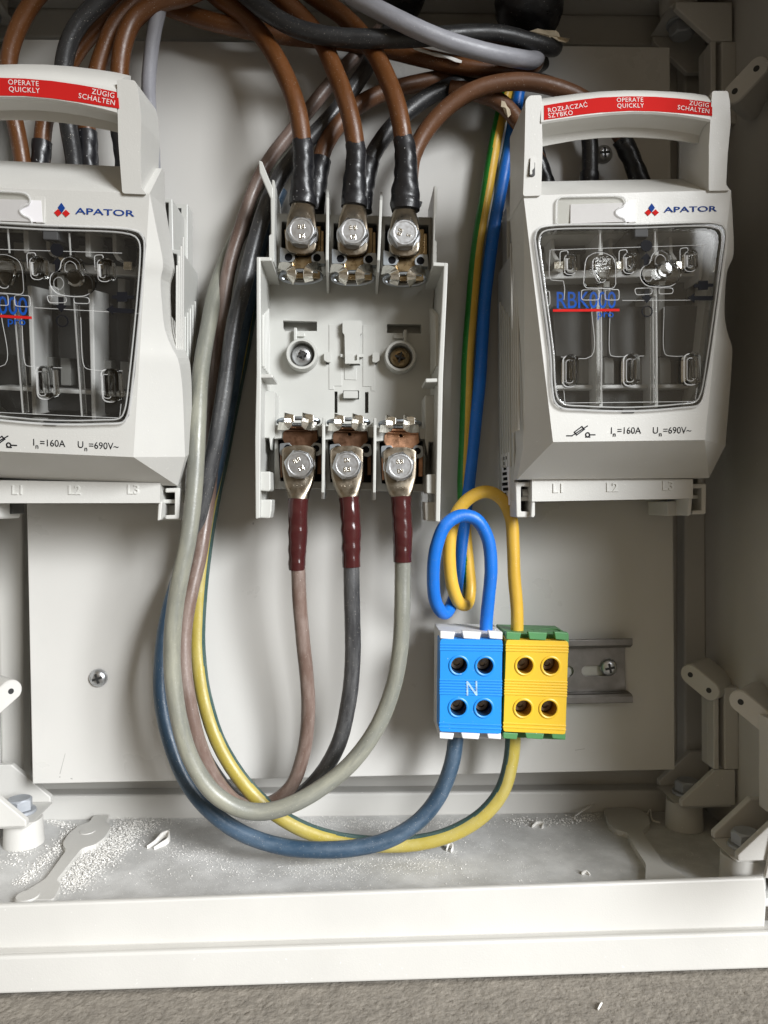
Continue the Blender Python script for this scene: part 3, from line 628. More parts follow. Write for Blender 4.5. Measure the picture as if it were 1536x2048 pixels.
def bottom_terminal(dx, dy, cm):
    S_ = lambda q: shift(q, dx, dy)
    b = MB(); b.ppx(S_([(549, 862), (648, 862), (648, 978), (549, 977)]), 28, 14, [S_([(556, 876), (643, 877), (643, 963), (561, 962)])]); b.build('terminal_frame', PLB, base, bO, .4)
    b = MB(); b.ppx(S_([(548, 850), (570, 850), (568, 876), (548, 878)]), 33, 14); b.ppx(S_([(634, 852), (648, 852), (648, 874), (636, 873)]), 33, 14); b.build('frame_lug', PLB, base, bO, .4)
    b = MB(); b.ppx(S_([(554, 874), (644, 875), (644, 964), (560, 963)]), 19, 15); b.build('terminal_well_shade', DARK, base, bO)  # dark plate stands in for the shade of the well
    b = MB(); b.ppx(S_([(571, 857), (634, 858), (636, 880), (628, 888), (628, 960), (572, 960), (572, 892), (565, 878), (566, 866)]), 34, 28, [circ(599 + dx, 866.5 + dy, 3.4, 8)] if dx else [])
    b.ppx(S_([(570, 859), (634, 860), (634, 863), (570, 862)]), 35.4, 33); b.ppx(S_([(572, 852), (632, 853), (632, 857.5), (572, 857)]), 36, 30); b.ppx(S_([(634, 905), (643, 905), (643, 948), (634, 948)]), 30, 24); b.ppx(S_([(560, 905), (566, 905), (566, 955), (561, 955)]), 30, 24)
    b.build('contact_plate', cm, base, bO, .35)
    for q, c in (([(560, 887), (578, 885), (585, 893), (585, 910), (563, 912), (559, 905)], (575, 896)), ([(622, 892), (628, 885), (642, 887), (644, 907), (636, 912), (622, 908)], (632, 897))):
        b = MB(); b.ppx(round_poly(S_(q), 2), 34.6, 29, [circ(c[0] + dx, c[1] + dy, 7, 18)]); b.build('clamp_lug', STEELZ, base, bO, .3); b = MB(); b.ppx(circ(c[0] + dx, c[1] + dy, 6.9, 18), 34.3, 33.6); b.build('lug_hole_shade', BLACK, base, bO)  # hole shade painted as a black disc
    v = P(597 + dx, 843 + dy, 31); b = MB(); pts = [(v.x + 10.2 * math.cos(a), -31 - 2.0 * math.sin(a), v.z + 1.4 * math.sin(a)) for a in [2 * math.pi * k / 28 for k in range(29)]]
    b.tube(pts, 1.0, 8, px=False, step=3, caps=False); b.build('spring_ring', STEELZ, base, bO)
    for sx, x in ((-1, 574), (1, 612)):
        c = MB(); secs = []
        prof = [(x + (22 if sx > 0 else -17), 852, 36), (x + (8 if sx > 0 else -4), 853, 38), (x - 2 + (4 if sx < 0 else 0), 849, 41), (x + (2 if sx < 0 else 0), 838, 41.5), (x + (2 if sx < 0 else 0), 828, 39)]
        pp = spline([P(q[0] + dx, q[1] + dy, q[2]) for q in prof], 1.2)
        for i, p in enumerate(pp):
            t = (pp[min(i + 1, len(pp) - 1)] - pp[max(0, i - 1)]).normalized(); nn = Vector((.3, -1, 0)).normalized(); sd = t.cross(nn).normalized(); nn = sd.cross(t).normalized()
            secs.append([p + sd * 2.0 + nn * .5, p - sd * 2.0 + nn * .5, p - sd * 2.0 - nn * .5, p + sd * 2.0 - nn * .5])
        c.loft(secs, 0, False)
        c.ppx(S_([(x - 2, 829), (x + 9, 828), (x + 15, 830), (x + 15, 843), (x, 847)]), 41.6, 39.6)
        c.build('contact_clip', BRIGHT, base, bO, .3)
bottom_terminal(0, 0, OXCOP); bottom_terminal(100, 2, OXCOP); bottom_terminal(203, 5, COPPER)
bolt(598, 929, .1, ['8.8', 'DI'], .5); bolt(694, 930, .45, ['DI', '8.8'], .0); bolt(800, 933, .6, ['8.8', 'DI'], .05)

# ------------------------------------------------------------------ cables
def lug(parent, O, secs, m=TIN):
    """loft: (px, py, h, half width mm, half thickness mm, exponent)"""
    L = []; n = 28; ps = [P(s_[0], s_[1], s_[2]) for s_ in secs]
    for i, (s_, p) in enumerate(zip(secs, ps)):
        r = []
        for k in range(n):
            q = 2 * math.pi * k / n; e = 2.0 / s_[5]; cx, cy = math.cos(q), math.sin(q)
            r.append(p + Vector((math.copysign(abs(cx) ** e, cx) * s_[3], -math.copysign(abs(cy) ** e, cy) * s_[4], 0)))
        L.append(r)
    b = MB(); b.loft(L, 0, True); return b.build('cable_lug', m, parent, O)
def mkcable(label, pts, r, m, n=18, group=None, name='cable', cols=None, wob=0.0):
    p0 = P(*pts[len(pts) // 2]); o = thing(name, label, 'cable', p0, group); b = MB()
    b.tube(pts, r, n, cols=cols, wob=wob or .012, jit=1 + len(label) * .7); b.build('jacket', m, o, p0, recalc=False); return o
def tape(o, pts, r, m=TAPEB, wob=.05, name='tape_wrap'):
    b = MB(); b.tube(pts, r, 26, wob=wob, step=1.0); return b.build(name, m, o, at(o), recalc=False)
def bumpy(r0, r1, seed, amp=.06):
    rd = random.Random(seed); ks = [rd.random() for _ in range(12)]; st = [rd.uniform(.1, .9) for _ in range(4)]
    def f(t):
        k = t * 11; i = min(10, int(k)); w = ks[i] + (ks[i + 1] - ks[i]) * (k - i)
        return (r0 + (r1 - r0) * t) * (1 + amp * (w - .5) * 2 + sum(.012 for s_ in st if t > s_))
    return f
R9 = 4.55
# three brown cables that come down to the upper terminals
A = [('leftmost of three brown cables taped black above the upper terminals', [(380, -60, 20), (432, -8, 22), (490, 32, 24), (533, 82, 28), (565, 140, 36), (588, 200, 42), (600, 250, 43), (605, 285, 42)], [(604, 281, 42), (606, 300, 42), (607, 330, 41), (606, 360, 40.5), (606, 392, 40), (605, 411, 40)], 605, 410, 603, 463, 0),
     ('middle of three brown cables taped black above the upper terminals', [(500, -50, 26), (565, -2, 26), (610, 42, 26), (640, 80, 28), (668, 138, 36), (692, 200, 42), (705, 250, 43), (711, 292, 42)], [(710, 287, 42), (712, 310, 42), (711, 340, 41), (710, 370, 40.5), (709, 395, 40), (708, 414, 40)], 708, 412, 706, 465, 3),
     ('rightmost of three brown cables taped black above the upper terminals', [(560, -60, 26), (632, -6, 26), (682, 28, 26), (715, 60, 27), (748, 105, 32), (774, 160, 38), (793, 210, 42), (803, 255, 43), (807, 282, 42)], [(806, 276, 42), (810, 300, 42), (812, 335, 41.5), (812, 370, 41), (810, 400, 40), (810, 422, 40)], 809, 420, 809, 467, 6)]
for i, (lab, pts, tp, lx, ly, bx, by, dy) in enumerate(A):
    o = mkcable(lab, pts, R9, BROWN, group='brown cables to the upper terminals'); O = at(o)
    tape(o, tp, bumpy(4.75, 6.1 if i < 2 else 6.9, i + 3, .05))
    y1 = ly - 6
    lug(o, O, [(lx, y1, 40, 5.4, 4.2, 2), (lx, y1 + 8, 39.6, 5.6, 3.6, 2.2), (lx - .5, y1 + 20, 38.2, 6.4, 2.5, 3), (bx, y1 + 33, 36.6, 7.1, 1.7, 5), (bx, by, 36, 7.7, 1.5, 6), (bx, by + 28, 36, 7.7, 1.5, 6), (bx, by + 37, 36, 7.2, 1.5, 6), (bx, by + 43, 36, 5.6, 1.5, 6), (bx, by + 46, 36, 2.5, 1.4, 5)])
    if i == 2:
        b = MB(); b.ppx(round_poly([(822, 398), (832, 401), (845, 403), (843, 410), (836, 418), (826, 420), (818, 412)], 2), 41, 39.4); b.ppx(round_poly([(803, 252), (818, 252), (828, 300), (829, 340), (812, 340)], 3), 44.5, 41); b.build('tape_end', TAPEB, o, O, .2)
# second layer behind them
def second(lab, pts, m, tp=None, r=4.3): 
    o = mkcable(lab, pts, r, m, group='cables arching behind to the upper terminals'); 
    if tp: tape(o, tp, bumpy(r + .5, r + .8, len(lab), .035))
    return o
second('dark brown cable arching from the gland to behind the left upper terminal', [(632, 420, 26), (633, 380, 26), (640, 330, 26), (655, 285, 25), (685, 240, 23), (725, 205, 20), (780, 180, 17), (850, 163, 14), (930, 150, 12), (1030, 140, 10), (1075, 120, 4)], DBROWN, [(631, 425, 26), (632, 380, 26), (639, 336, 26), (644, 318, 26)])
second('black cable arching from the gland to behind the middle upper terminal', [(727, 420, 26), (728, 380, 26), (737, 330, 26), (760, 285, 25), (800, 238, 23), (850, 197, 20), (910, 168, 17), (970, 154, 14), (1040, 147, 10), (1085, 125, 0)], BLK, [(726, 424, 26), (727, 380, 26), (736, 335, 26), (741, 322, 26)])
second('brown cable arching from behind the right upper terminal over to the right-hand switch', [(818, 420, 22), (820, 360, 23), (826, 315, 24), (850, 265, 25), (895, 215, 27), (950, 180, 29), (1020, 164, 30), (1090, 170, 30), (1160, 195, 28), (1215, 235, 25), (1248, 285, 23), (1275, 350, 22), (1285, 385, 22)], DBROWN, [(1243, 278, 23.2), (1262, 315, 22.4), (1278, 358, 22), (1287, 395, 22)])
second('brown cable branching down behind the left post of the right-hand switch handle', [(900, 178, 20), (950, 185, 22), (1000, 205, 22), (1040, 250, 22), (1070, 305, 20), (1088, 360, 18), (1092, 390, 18)], DBROWN, [(1066, 296, 20.3), (1078, 330, 19), (1089, 362, 18), (1093, 392, 18)])
second('short black cable hanging behind the arch of the right-hand switch handle', [(1060, 160, 14), (1110, 175, 14), (1155, 215, 14), (1178, 270, 14), (1180, 330, 14), (1178, 385, 14)], BLK, [(1179, 345, 14), (1178, 365, 14), (1177, 390, 14)])
# crossing cables at the top
mkcable('thick black cable crossing in front of the brown cables at the top', [(440, -60, 30), (498, -5, 33), (545, 32, 37), (600, 60, 39), (660, 73, 40), (730, 78, 40), (800, 77, 39), (870, 72, 37), (940, 67, 34), (1005, 70, 30), (1060, 85, 26), (1100, 96, 20), (1108, 92, 12), (1095, 75, 6), (1080, 50, 4)], 4.4, BLK)
mkcable('pale bluish grey cable slanting across the top right to the gland', [(630, -70, 40), (700, -12, 44), (765, 24, 48), (835, 58, 48), (905, 86, 45), (975, 106, 40), (1035, 118, 32), (1070, 118, 22), (1080, 90, 12), (1075, 50, 6)], 4.35, GREY)
mkcable('brown cable sagging horizontally beneath the black and grey ones at the top', [(230, -70, 10), (320, 5, 16), (385, 32, 18), (450, 50, 19), (530, 66, 18), (620, 76, 16), (700, 84, 15), (780, 100, 17), (860, 120, 20), (950, 136, 22), (1030, 138, 20), (1068, 128, 12), (1075, 90, 4)], 4.5, BROWN)
# behind the left-hand switch
LG = 'cables behind the left-hand switch'
def leftc(lab, pts, m, tp=None, r=4.2):
    o = mkcable(lab, pts, r, m, group=LG)
    if tp: tape(o, tp, r + .6)
    return o
leftc('brown cable curving down at the far left edge behind the handle', [(150, -80, 40), (75, -8, 38), (38, 55, 36), (20, 110, 34), (16, 160, 32), (24, 215, 30), (36, 270, 28), (46, 330, 26), (50, 380, 24)], BROWN, r=4.1)
leftc('black cable curving down behind the red label of the left-hand handle', [(300, -80, 44), (205, -2, 42), (160, 45, 41), (137, 90, 40), (127, 140, 38), (128, 200, 35), (137, 260, 32), (148, 325, 28), (152, 380, 26)], BLK, r=4.3)
leftc('brown cable ending in black tape, right of the cable at the far left edge', [(340, -60, 20), (255, 5, 22), (195, 55, 22), (152, 105, 22), (120, 165, 22), (95, 220, 22), (86, 260, 22), (82, 320, 22), (80, 380, 22)], BROWN, [(84, 284, 22), (82, 310, 22), (80, 345, 22), (80, 385, 22)], 4.2)
leftc('brown cable ending in black tape, right of the black cable in the handle opening', [(360, -50, 26), (270, 5, 28), (230, 50, 28), (206, 105, 27), (190, 160, 26), (180, 210, 25), (174, 260, 24), (177, 320, 24), (180, 380, 24)], BROWN, [(174, 264, 24), (176, 300, 24), (178, 340, 24), (180, 385, 24)], 4.3)
leftc('thick brown cable arching down beside the upright grey cable', [(470, -60, 30), (380, -12, 32), (310, 8, 33), (268, 40, 33), (246, 90, 33), (238, 145, 32), (238, 200, 30), (243, 260, 28), (250, 320, 26), (256, 380, 24)], BROWN, [(242, 262, 28), (246, 295, 27), (251, 335, 26), (257, 385, 24)], 4.45)
mkcable('upright pale grey cable passing behind the right post of the left-hand handle', [(335, -60, 34), (323, 0, 32), (309, 60, 28), (301, 120, 24), (298, 180, 20), (302, 240, 16), (306, 300, 14), (306, 380, 12), (300, 470, 10)], 3.6, GREY)

# blue and green-yellow cables that drop from the gland and loop into the blocks
V = Vector
mkcable('bright blue cable dropping from the gland and looping up into the blue terminal block', [(1045, 140, 12), (1038, 180, 12), (1022, 270, 12), (1003, 380, 12), (985, 480, 11), (972, 580, 10), (964, 680, 9), (957, 780, 9), (948, 880, 9), (938, 970, 9), (928, 1060, 9), (918, 1140, 10), (908, 1195, 13), (890, 1226, 20), (871, 1205, 29), (866, 1150, 35), (872, 1095, 38), (890, 1051, 39), (920, 1032, 38), (952, 1038, 37), (976, 1075, 35), (983, 1130, 33), (977, 1200, 30), (973, 1240, 28), (972, 1275, 27)], 3.25 * 1.02, BLUE, 20)
def gy(t):
    if t < .595: return V((1, -.25, 0))
    if t < .66: k = (t - .595) / .065; return V((1 - k, -.25 - k, 0))
    return V((0, -1, 0)) * 1.0
mkcable('green and yellow striped cable dropping beside the blue one, looping into the yellow terminal block', [(1022, 145, 12), (1013, 180, 12), (994, 270, 12), (974, 380, 11), (957, 480, 10), (945, 580, 9), (937, 680, 8), (933, 780, 7), (930, 880, 7), (928, 970, 7), (930, 1060, 7), (936, 1130, 8), (940, 1180, 9), (934, 1208, 13), (918, 1205, 19), (904, 1172, 23), (898, 1120, 25), (902, 1065, 26), (918, 1020, 27), (945, 993, 28), (975, 984, 28), (1003, 998, 28), (1022, 1035, 28), (1027, 1090, 28), (1029, 1150, 28), (1033, 1215, 27), (1034, 1275, 26)], 3.3, [YEL, GREEN], 56, name='earth_cable', cols=lambda t: gy(t).normalized())

# old stiff cables: five strands that come down left of the base and sweep along the floor
OG = 'old cable strands sweeping along the cabinet floor'
o1 = mkcable('old brown strand ending in a maroon taped lug on the left lower terminal', [(760, 60, 8), (722, 100, 10), (680, 145, 12), (635, 200, 14), (585, 262, 15), (540, 320, 16), (508, 380, 17), (483, 450, 18), (464, 510, 19), (452, 570, 20), (443, 650, 20), (433, 750, 20), (427, 850, 19), (421, 950, 20), (411, 1040, 24), (397, 1120, 29), (380, 1190, 33), (370, 1260, 35), (370, 1330, 37), (380, 1410, 38), (400, 1490, 37), (433, 1560, 33), (480, 1608, 28), (535, 1608, 25), (580, 1575, 24), (606, 1510, 26), (616, 1430, 29), (614, 1350, 32), (606, 1270, 35), (599, 1200, 37), (596, 1140, 38), (594, 1100, 38)], 3.6, OBROWN, 18, OG)
o2 = mkcable('old black strand ending in a maroon taped lug on the middle lower terminal', [(790, 40, 10), (750, 110, 16), (706, 175, 21), (655, 240, 24), (600, 300, 26), (556, 360, 28), (527, 430, 29), (507, 500, 30), (490, 565, 31), (469, 645, 32), (453, 750, 33), (436, 850, 33), (418, 950, 31), (397, 1040, 27), (380, 1110, 22), (368, 1180, 17), (362, 1270, 16), (364, 1370, 18), (385, 1460, 20), (425, 1545, 20), (480, 1605, 19), (540, 1615, 18), (598, 1592, 19), (645, 1545, 24), (680, 1480, 29), (697, 1400, 33), (704, 1320, 36), (705, 1240, 38), (704, 1170, 39), (702, 1110, 39)], 4.05, OBLK, 18, OG)
o3 = mkcable('thick old grey strand at the front of the bundle, ending on the right lower terminal', [(600, 290, 5), (550, 350, 6), (505, 420, 7), (470, 485, 9), (447, 540, 13), (430, 590, 20), (416, 660, 28), (403, 740, 36), (396, 820, 42), (392, 910, 46), (386, 1000, 49), (374, 1085, 51), (358, 1170, 52), (347, 1260, 53), (345, 1340, 53), (356, 1430, 53), (383, 1520, 52), (425, 1585, 51), (478, 1618, 50), (530, 1624, 49), (590, 1606, 48), (650, 1570, 46), (708, 1520, 44), (755, 1455, 42), (785, 1380, 41), (799, 1300, 40), (804, 1220, 40), (805, 1150, 39), (805, 1100, 39)], 4.1, OGREY, 18, OG)
o4 = mkcable('old blue strand, lowest of the bundle, rising into the blue terminal block', [(560, 380, 8), (524, 480, 12), (499, 580, 15), (479, 680, 17), (465, 760, 18), (450, 850, 17), (434, 930, 15), (412, 1010, 13), (388, 1080, 14), (357, 1160, 17), (334, 1235, 20), (324, 1310, 23), (324, 1390, 26), (338, 1470, 29), (370, 1555, 32), (420, 1620, 35), (480, 1664, 37), (550, 1690, 38), (630, 1700, 39), (710, 1696, 38), (780, 1678, 36), (840, 1640, 33), (880, 1590, 30), (903, 1530, 28), (912, 1470, 26), (914, 1420, 26)], 4.1, OBLUE, 18, OG)
def oy(t):
    if t < .42: return V((-.75, -.65, 0))
    if t < .6: k = (t - .42) / .18; return V((-.75 + .6 * k, -.65, -.45 * k))
    if t < .8: return V((.1, -.6, -.5))
    k = (t - .8) / .2; return V((.1 + .8 * k, -.6 + .2 * k, -.5 + .5 * k))
o5 = mkcable('old yellow and green strand rising into the yellow terminal block', [(520, 520, 6), (480, 720, 7), (450, 880, 7), (428, 990, 8), (413, 1080, 9), (402, 1160, 11), (396, 1240, 13), (396, 1310, 15), (406, 1390, 18), (433, 1475, 22), (480, 1555, 25), (535, 1615, 27), (600, 1655, 28), (670, 1678, 28), (750, 1688, 28), (830, 1686, 28), (905, 1667, 28), (965, 1630, 28), (1005, 1580, 27), (1023, 1520, 26), (1028, 1465, 26), (1029, 1420, 26)], 4.0, [OYEL, OGREEN], 64, OG, cols=lambda t: oy(t).normalized())
BL = [(o1, 598, 929, [(594, 1140, 38), (594, 1110, 38), (596, 1060, 38), (596, 1020, 38), (597, 997, 38)], 1), (o2, 694, 930, [(703, 1134, 39), (702, 1105, 39), (702, 1060, 39), (700, 1020, 38.5), (698, 995, 38)], 2), (o3, 800, 933, [(805, 1124, 39), (805, 1095, 39), (805, 1060, 39), (803, 1020, 38.5), (802, 994, 38)], 3)]
for o, bx, by, tp, sd in BL:
    ly = tp[-1][1] + 5; lx = tp[-1][0]
    tape(o, tp, bumpy(4.2 + .35 * (sd > 1), 4.8 + .1 * (sd > 1), sd + 7, .04), TAPER, .03)
    q = lug(o, at(o), [(bx, by - 38, 36, 3.5, 1.5, 6), (bx, by - 36, 36, 6.2, 1.5, 6), (bx, by - 33, 36, 7.7, 1.5, 6), (bx, by - 29, 36, 8.5, 1.6, 6), (bx, by + 5, 36, 8.4, 1.6, 6), (bx + .3, by + 22, 36.2, 8.0, 1.7, 6), (bx + (lx - bx) * .3, by + 42, 36.6, 6.9, 2.1, 4), (bx + (lx - bx) * .7, by + 56, 37.4, 5.7, 3.2, 2.6), (lx, ly - 4, 38, 4.9, 4.3, 2), (lx, ly + 6, 38, 4.6, 4.4, 2)])
    t = MB(); v = P(bx - 1, by + 49, 38.6); t.text('10-25', 2.9, v, 0, .0, emb=.16); t.build('stamped_mark', TIN, q, at(o))

# cable gland and torn tape at the top
gl = thing('cable_gland', 'bulky black taped cable entry at the top right with torn tape', 'cable entry', P(1060, 40, 5)); gO = at(gl)
rd = random.Random(3); secs = []
for y, hw, h in ((-90, 62, 12), (-20, 66, 14), (10, 71, 16), (30, 66, 16), (48, 58, 14), (62, 52, 11), (74, 44, 8), (84, 30, 6)):
    c = P(1058, y, h); k = hw / 3.85
    secs.append([c + V((math.cos(2 * math.pi * i / 24) * k * (1 + rd.uniform(-.05, .05)), math.sin(2 * math.pi * i / 24) * min(k * .8, h + 14) * (1 + rd.uniform(-.05, .05)), rd.uniform(-.6, .6))) for i in range(24)])
b = MB(); b.loft(secs, 0, True); b.build('tape_bundle', TAPEB, gl, gO)
def scrap(poly, h, name, m, parent=None, O=None, amp=1.2, seed=1):
    r = random.Random(seed); q = [P(x, y, h + r.uniform(-amp, amp)) for x, y in poly]; c = sum(q, V()) / len(q) + V((0, -.6, 0)); n = len(q); b = MB()
    b.add(q + [c] + [p + V((0, .4, 0)) for p in q] + [c + V((0, .4, 0))], [[i, (i + 1) % n, n] for i in range(n)] + [[n + 1 + (i + 1) % n, n + 1 + i, 2 * n + 1] for i in range(n)] + [[i, (i + 1) % n, n + 1 + (i + 1) % n, n + 1 + i] for i in range(n)])
    if parent: return b.build(name, m, parent, O)
    return b.build(name, m, None, P(*poly[0], h))
scrap([(1042, 70), (1060, 62), (1075, 57), (1090, 60), (1112, 61), (1118, 66), (1120, 74), (1140, 77), (1138, 81), (1132, 85), (1118, 82), (1112, 70), (1098, 76), (1091, 83), (1086, 74), (1068, 70), (1058, 75)], 24, 'torn_tape', TORN, gl, gO, 1.5)
g2 = thing('cable_gland', 'black cable entry cut off by the top edge, behind the grey cable', 'cable entry', P(800, 0, -10)); b = MB()
b.loft([[P(805 + math.cos(2 * math.pi * i / 24) * hw, y + 4 * math.sin(2 * math.pi * i / 24), h) + V((0, 10 * math.sin(2 * math.pi * i / 24), 0)) for i in range(24)] for y, hw, h in ((-80, 46, -12), (0, 45, -12), (18, 38, -12), (30, 24, -12))], 0, True); b.build('tape_bundle', TAPEB, g2, at(g2))
tag(scrap([(823, 94), (840, 96), (850, 103), (872, 105), (890, 110), (903, 113), (924, 121), (923, 126), (912, 124), (896, 117), (870, 112), (852, 106), (830, 99)], 27, 'plastic_sliver', SHAV, amp=.5, seed=4), 'pale sliver stuck along the brown cable beneath the grey one', 'plastic shaving')
tag(scrap([(1003, 201), (1010, 203), (1014, 212), (1020, 219), (1022, 229), (1016, 235), (1010, 226), (1006, 215), (1002, 213)], 28, 'tape_scrap', TORN, amp=.5, seed=5), 'torn beige scrap stuck on the brown cable left of the right-hand handle', 'tape scrap')

# ------------------------------------------------------------------ fuse switch (built at the right, copied to the left)
sw = thing('fuse_switch', 'fuse switch at the right with a fully visible handle and RBK000 pro window', 'fuse switch', P(1222, 690, 8), 'closed fuse switches'); sO = at(sw)
XCN = 126.3
mir = lambda x: 2 * XCN - x
hp = lambda x, z: 79 + 7 * (z + 22.5) / 108.5
def hpy(y): return 86 - 7 * (y - 385) / 498.0
def spart(mb, name, m=PL, bevel=.4, parent=None, O=None, seg=2): return mb.build(name, m, parent or sw, O or sO, bevel, seg)
zM = P(1222, 500, 46).z; zT, zB = P(1222, 398, 46).z, P(1222, 1000, 46).z
b = MB(); b.box(XCN - 42, XCN + 42, zB + .5, zT - .5, 3, 6)
b.prism([(XCN - 47.5, zB), (XCN + 47.5, zB), (XCN + 47.5, zM), (XCN + 43.5, zM + .5), (XCN + 43, zT), (XCN - 43, zT), (XCN - 43.5, zM + .5), (XCN - 47.5, zM)], 4, 43, [[(XCN - 45, zB + 2), (XCN + 45, zB + 2), (XCN + 45, zM - 2), (XCN + 41, zM - 1), (XCN + 41, zT - 2), (XCN - 41, zT - 2), (XCN - 41, zM - 1), (XCN - 45, zM - 2)]])
spart(b, 'base_housing', PLB, .5)
b = MB()
for sx in (-1, 1):
    for k in range(5):
        x = XCN + sx * 47.5; z0, z1 = P(1222, 930, 46).z, P(1222, 570 + k * 14, 46).z
        b.box(min(x, x + sx * .9), max(x, x + sx * .9), z0, z1, 12 + k * 6, 14.2 + k * 6)
spart(b, 'side_rib', PLB, .25)
for sx in (-1, 1):
    xa = P(1013, 412, 17).x; f = (lambda x: x) if sx < 0 else mir
    def R(y0, y1, a, c): z0, z1 = P(1020, y0, 17).z, P(1020, y1, 17).z; return [(f(a), z0), (f(c), z0), (f(c), z1), (f(a), z1)]
    b = MB(); b.prism(R(412, 640, xa, xa + 9), 4, 17); spart(b, 'side_flange', PLB, .4); b = MB(); b.prism(R(421, 446, xa + 3.2, xa + 5.4), 15, 17.06); b.prism(R(460, 478, xa + 3.4, xa + 5.2), 15, 17.06); spart(b, 'flange_slot_shade', DARK, 0)  # slots are thin dark slabs painted as shade, the flange is solid
# lower jaw with its raised phase marks and hooks
b = MB(); b.ppx([(1064, 958), (1386, 958), (1386, 997), (1072, 1003), (1064, 1003)], 51, 20); spart(b, 'jaw', PL, .6)
t = MB()
for s_, x, y in (('L1', 1117, 985), ('L2', 1224, 983), ('L3', 1336, 980)): v = P(x, y, 51.1); t.text(s_, 6.2, v, 0, .0, emb=.28)
spart(t, 'phase_mark', mat('phase_mark_plastic', (.66, .655, .62), .35), 0)
for q, hq in (([(1031, 964), (1062, 964), (1062, 973), (1042, 973), (1042, 1023), (1062, 1023), (1062, 1031), (1055, 1035), (1033, 1035)], None), ([(1385, 968), (1413, 967), (1412, 1028), (1385, 1029), (1385, 1021), (1403, 1020), (1403, 976), (1385, 977)], None)):
    b = MB(); b.ppx(q, 47, 20); spart(b, 'hinge_hook', PL, .6)
b = MB(); b.ppx([(1064, 1000), (1070, 1000), (1070, 1030), (1067, 1035), (1062, 1034)], 50, 22); b.ppx([(1378, 995), (1385, 995), (1382, 1030), (1376, 1032)], 49, 20); spart(b, 'jaw_cheek', PL, .4)
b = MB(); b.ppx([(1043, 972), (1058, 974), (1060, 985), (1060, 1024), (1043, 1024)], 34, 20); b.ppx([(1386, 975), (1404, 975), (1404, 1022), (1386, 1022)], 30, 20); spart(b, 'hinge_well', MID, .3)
b = MB(); b.cyl(P(1043, 988, 40), (1, 0, 0), 2.6, 2.6, 4.5, 20); b.cyl(P(1385, 986, 38), (1, 0, 0), 2.6, 2.6, 4, 20); spart(b, 'hinge_pin', PLB, 0)
b = MB(); b.ppx([(1334, 1003), (1382, 999), (1381, 1030), (1335, 1032)], 34, 8); spart(b, 'foot_block', PL, .6)
b = MB(); v = P(1022, 900, 30)
b.box(XCN - 47.9, XCN - 47.4, P(1020, 1010, 30).z, P(1020, 905, 30).z, 14, 34); spart(b, 'rating_sticker', PAPER, 0)
b = MB()
for k in range(9):
    z = P(1020, 915 + k * 10.5, 30).z; b.box(XCN - 48.1, XCN - 47.8, z - .8, z + .8, 16 + (k * 7 % 5), 31 - (k * 5 % 6))
spart(b, 'sticker_print', BLACK, 0)

# ---- the lid: one skin
HG = Vector((XCN, -46, zB + 4)); 
lid_at = HG
win_px = [(1066.7, 480), (1070, 464), (1078, 456), (1098, 452), (1267, 449), (1423, 446), (1443, 451), (1450, 461), (1451.5, 474), (1420, 716), (1405, 798), (1396, 812), (1358, 818), (1260, 824.4), (1163, 822), (1121, 818), (1107.5, 807), (1101, 774), (1097.7, 712)]
def PP(x, y, dh=0): return P(x, y, hpy(y) + dh)
wl = [PP(x, y) for x, y in win_px]
FTL, FTR, FBL, FBR = PP(1047, 391), PP(1462, 380), PP(1106, 884), PP(1409.5, 880)
LS = [(1047, 391, 86), (1048.5, 520, 80), (1049, 700, 70), (1046, 897, 60)]
RS = [(1462, 380, 86), (1465, 430, 84), (1467, 508, 80), (1463, 522, 79), (1455, 540, 77.5), (1450, 590, 75), (1450, 640, 73), (1458, 675, 71), (1464, 692, 70), (1463, 735, 67), (1451, 891, 60)]
LO = [P(*q) for q in LS]; RO = spline([P(*q) for q in RS], 3.0); LO[0] = FTL; RO[0] = FTR
def lerpz(a, c, z): k = (z - a.z) / (c.z - a.z); return a + (c - a) * k
LI = [FTL] + [lerpz(FTL, FBL, p.z) for p in LO[1:-1]] + [FBL]; RI = [FTR] + [lerpz(FTR, FBR, p.z) for p in RO[1:-1]] + [FBR]
for k_, q_ in enumerate(LI[1:-1]): pass
CBL, CBR = P(1034, 959, 53), P(1418, 956, 53); TLb, TRb = P(1043, 364, 62), P(1452, 357, 62); TLb.x = FTL.x + .4; TRb.x = FTR.x - .4
outer = LI + RI[::-1]
lid = MB()
tri = tessellate_polygon([[V((p.x, p.z, 0)) for p in outer], [V((p.x, p.z, 0)) for p in wl]]); lid.add(outer + wl, [list(t_) for t_ in tri])
wb = [V((p.x, -58, p.z)) for p in wl]; n = len(wl)
lid.add(wl + wb, [[i, (i + 1) % n, n + (i + 1) % n, n + i] for i in range(n)])
for I, O_ in ((LI, LO), (RI, RO)):
    for k in range(len(I) - 1):
        q = [I[k], I[k + 1], O_[k + 1], O_[k]]
        if k == 0: q = [I[0], I[1], O_[1]]
        lid.add(q, [list(range(len(q)))])
lid.add([FBL, FBR, CBR, CBL], [[0, 1, 2, 3]]); lid.add([FBL, CBL, LO[-1]], [[0, 1, 2]]); lid.add([FBR, RO[-1], CBR], [[0, 1, 2]])
lid.add([FTL, FTR, TRb, TLb], [[0, 1, 2, 3]])
ring_ = [TLb] + LO + [CBL, CBR] + RO[::-1] + [TRb]; bk = [V((p.x, -(44 if p.z < 40 else 57), p.z)) for p in ring_]; n = len(ring_)
lid.add(ring_ + bk, [[i, (i + 1) % n, n + (i + 1) % n, n + i] for i in range(n)])
L = lid.build('lid', PL, sw, HG, .5, 2); L.location = (HG - sO) * MM
_k = lambda p: (round(p.x, 2), round(p.y, 2), round(p.z, 2))
_I = {_k(p) for p in LI + RI}; _O = {_k(p) for p in LO + RO}; _vk = [_k(v_.co / MM + HG) for v_ in L.data.vertices]
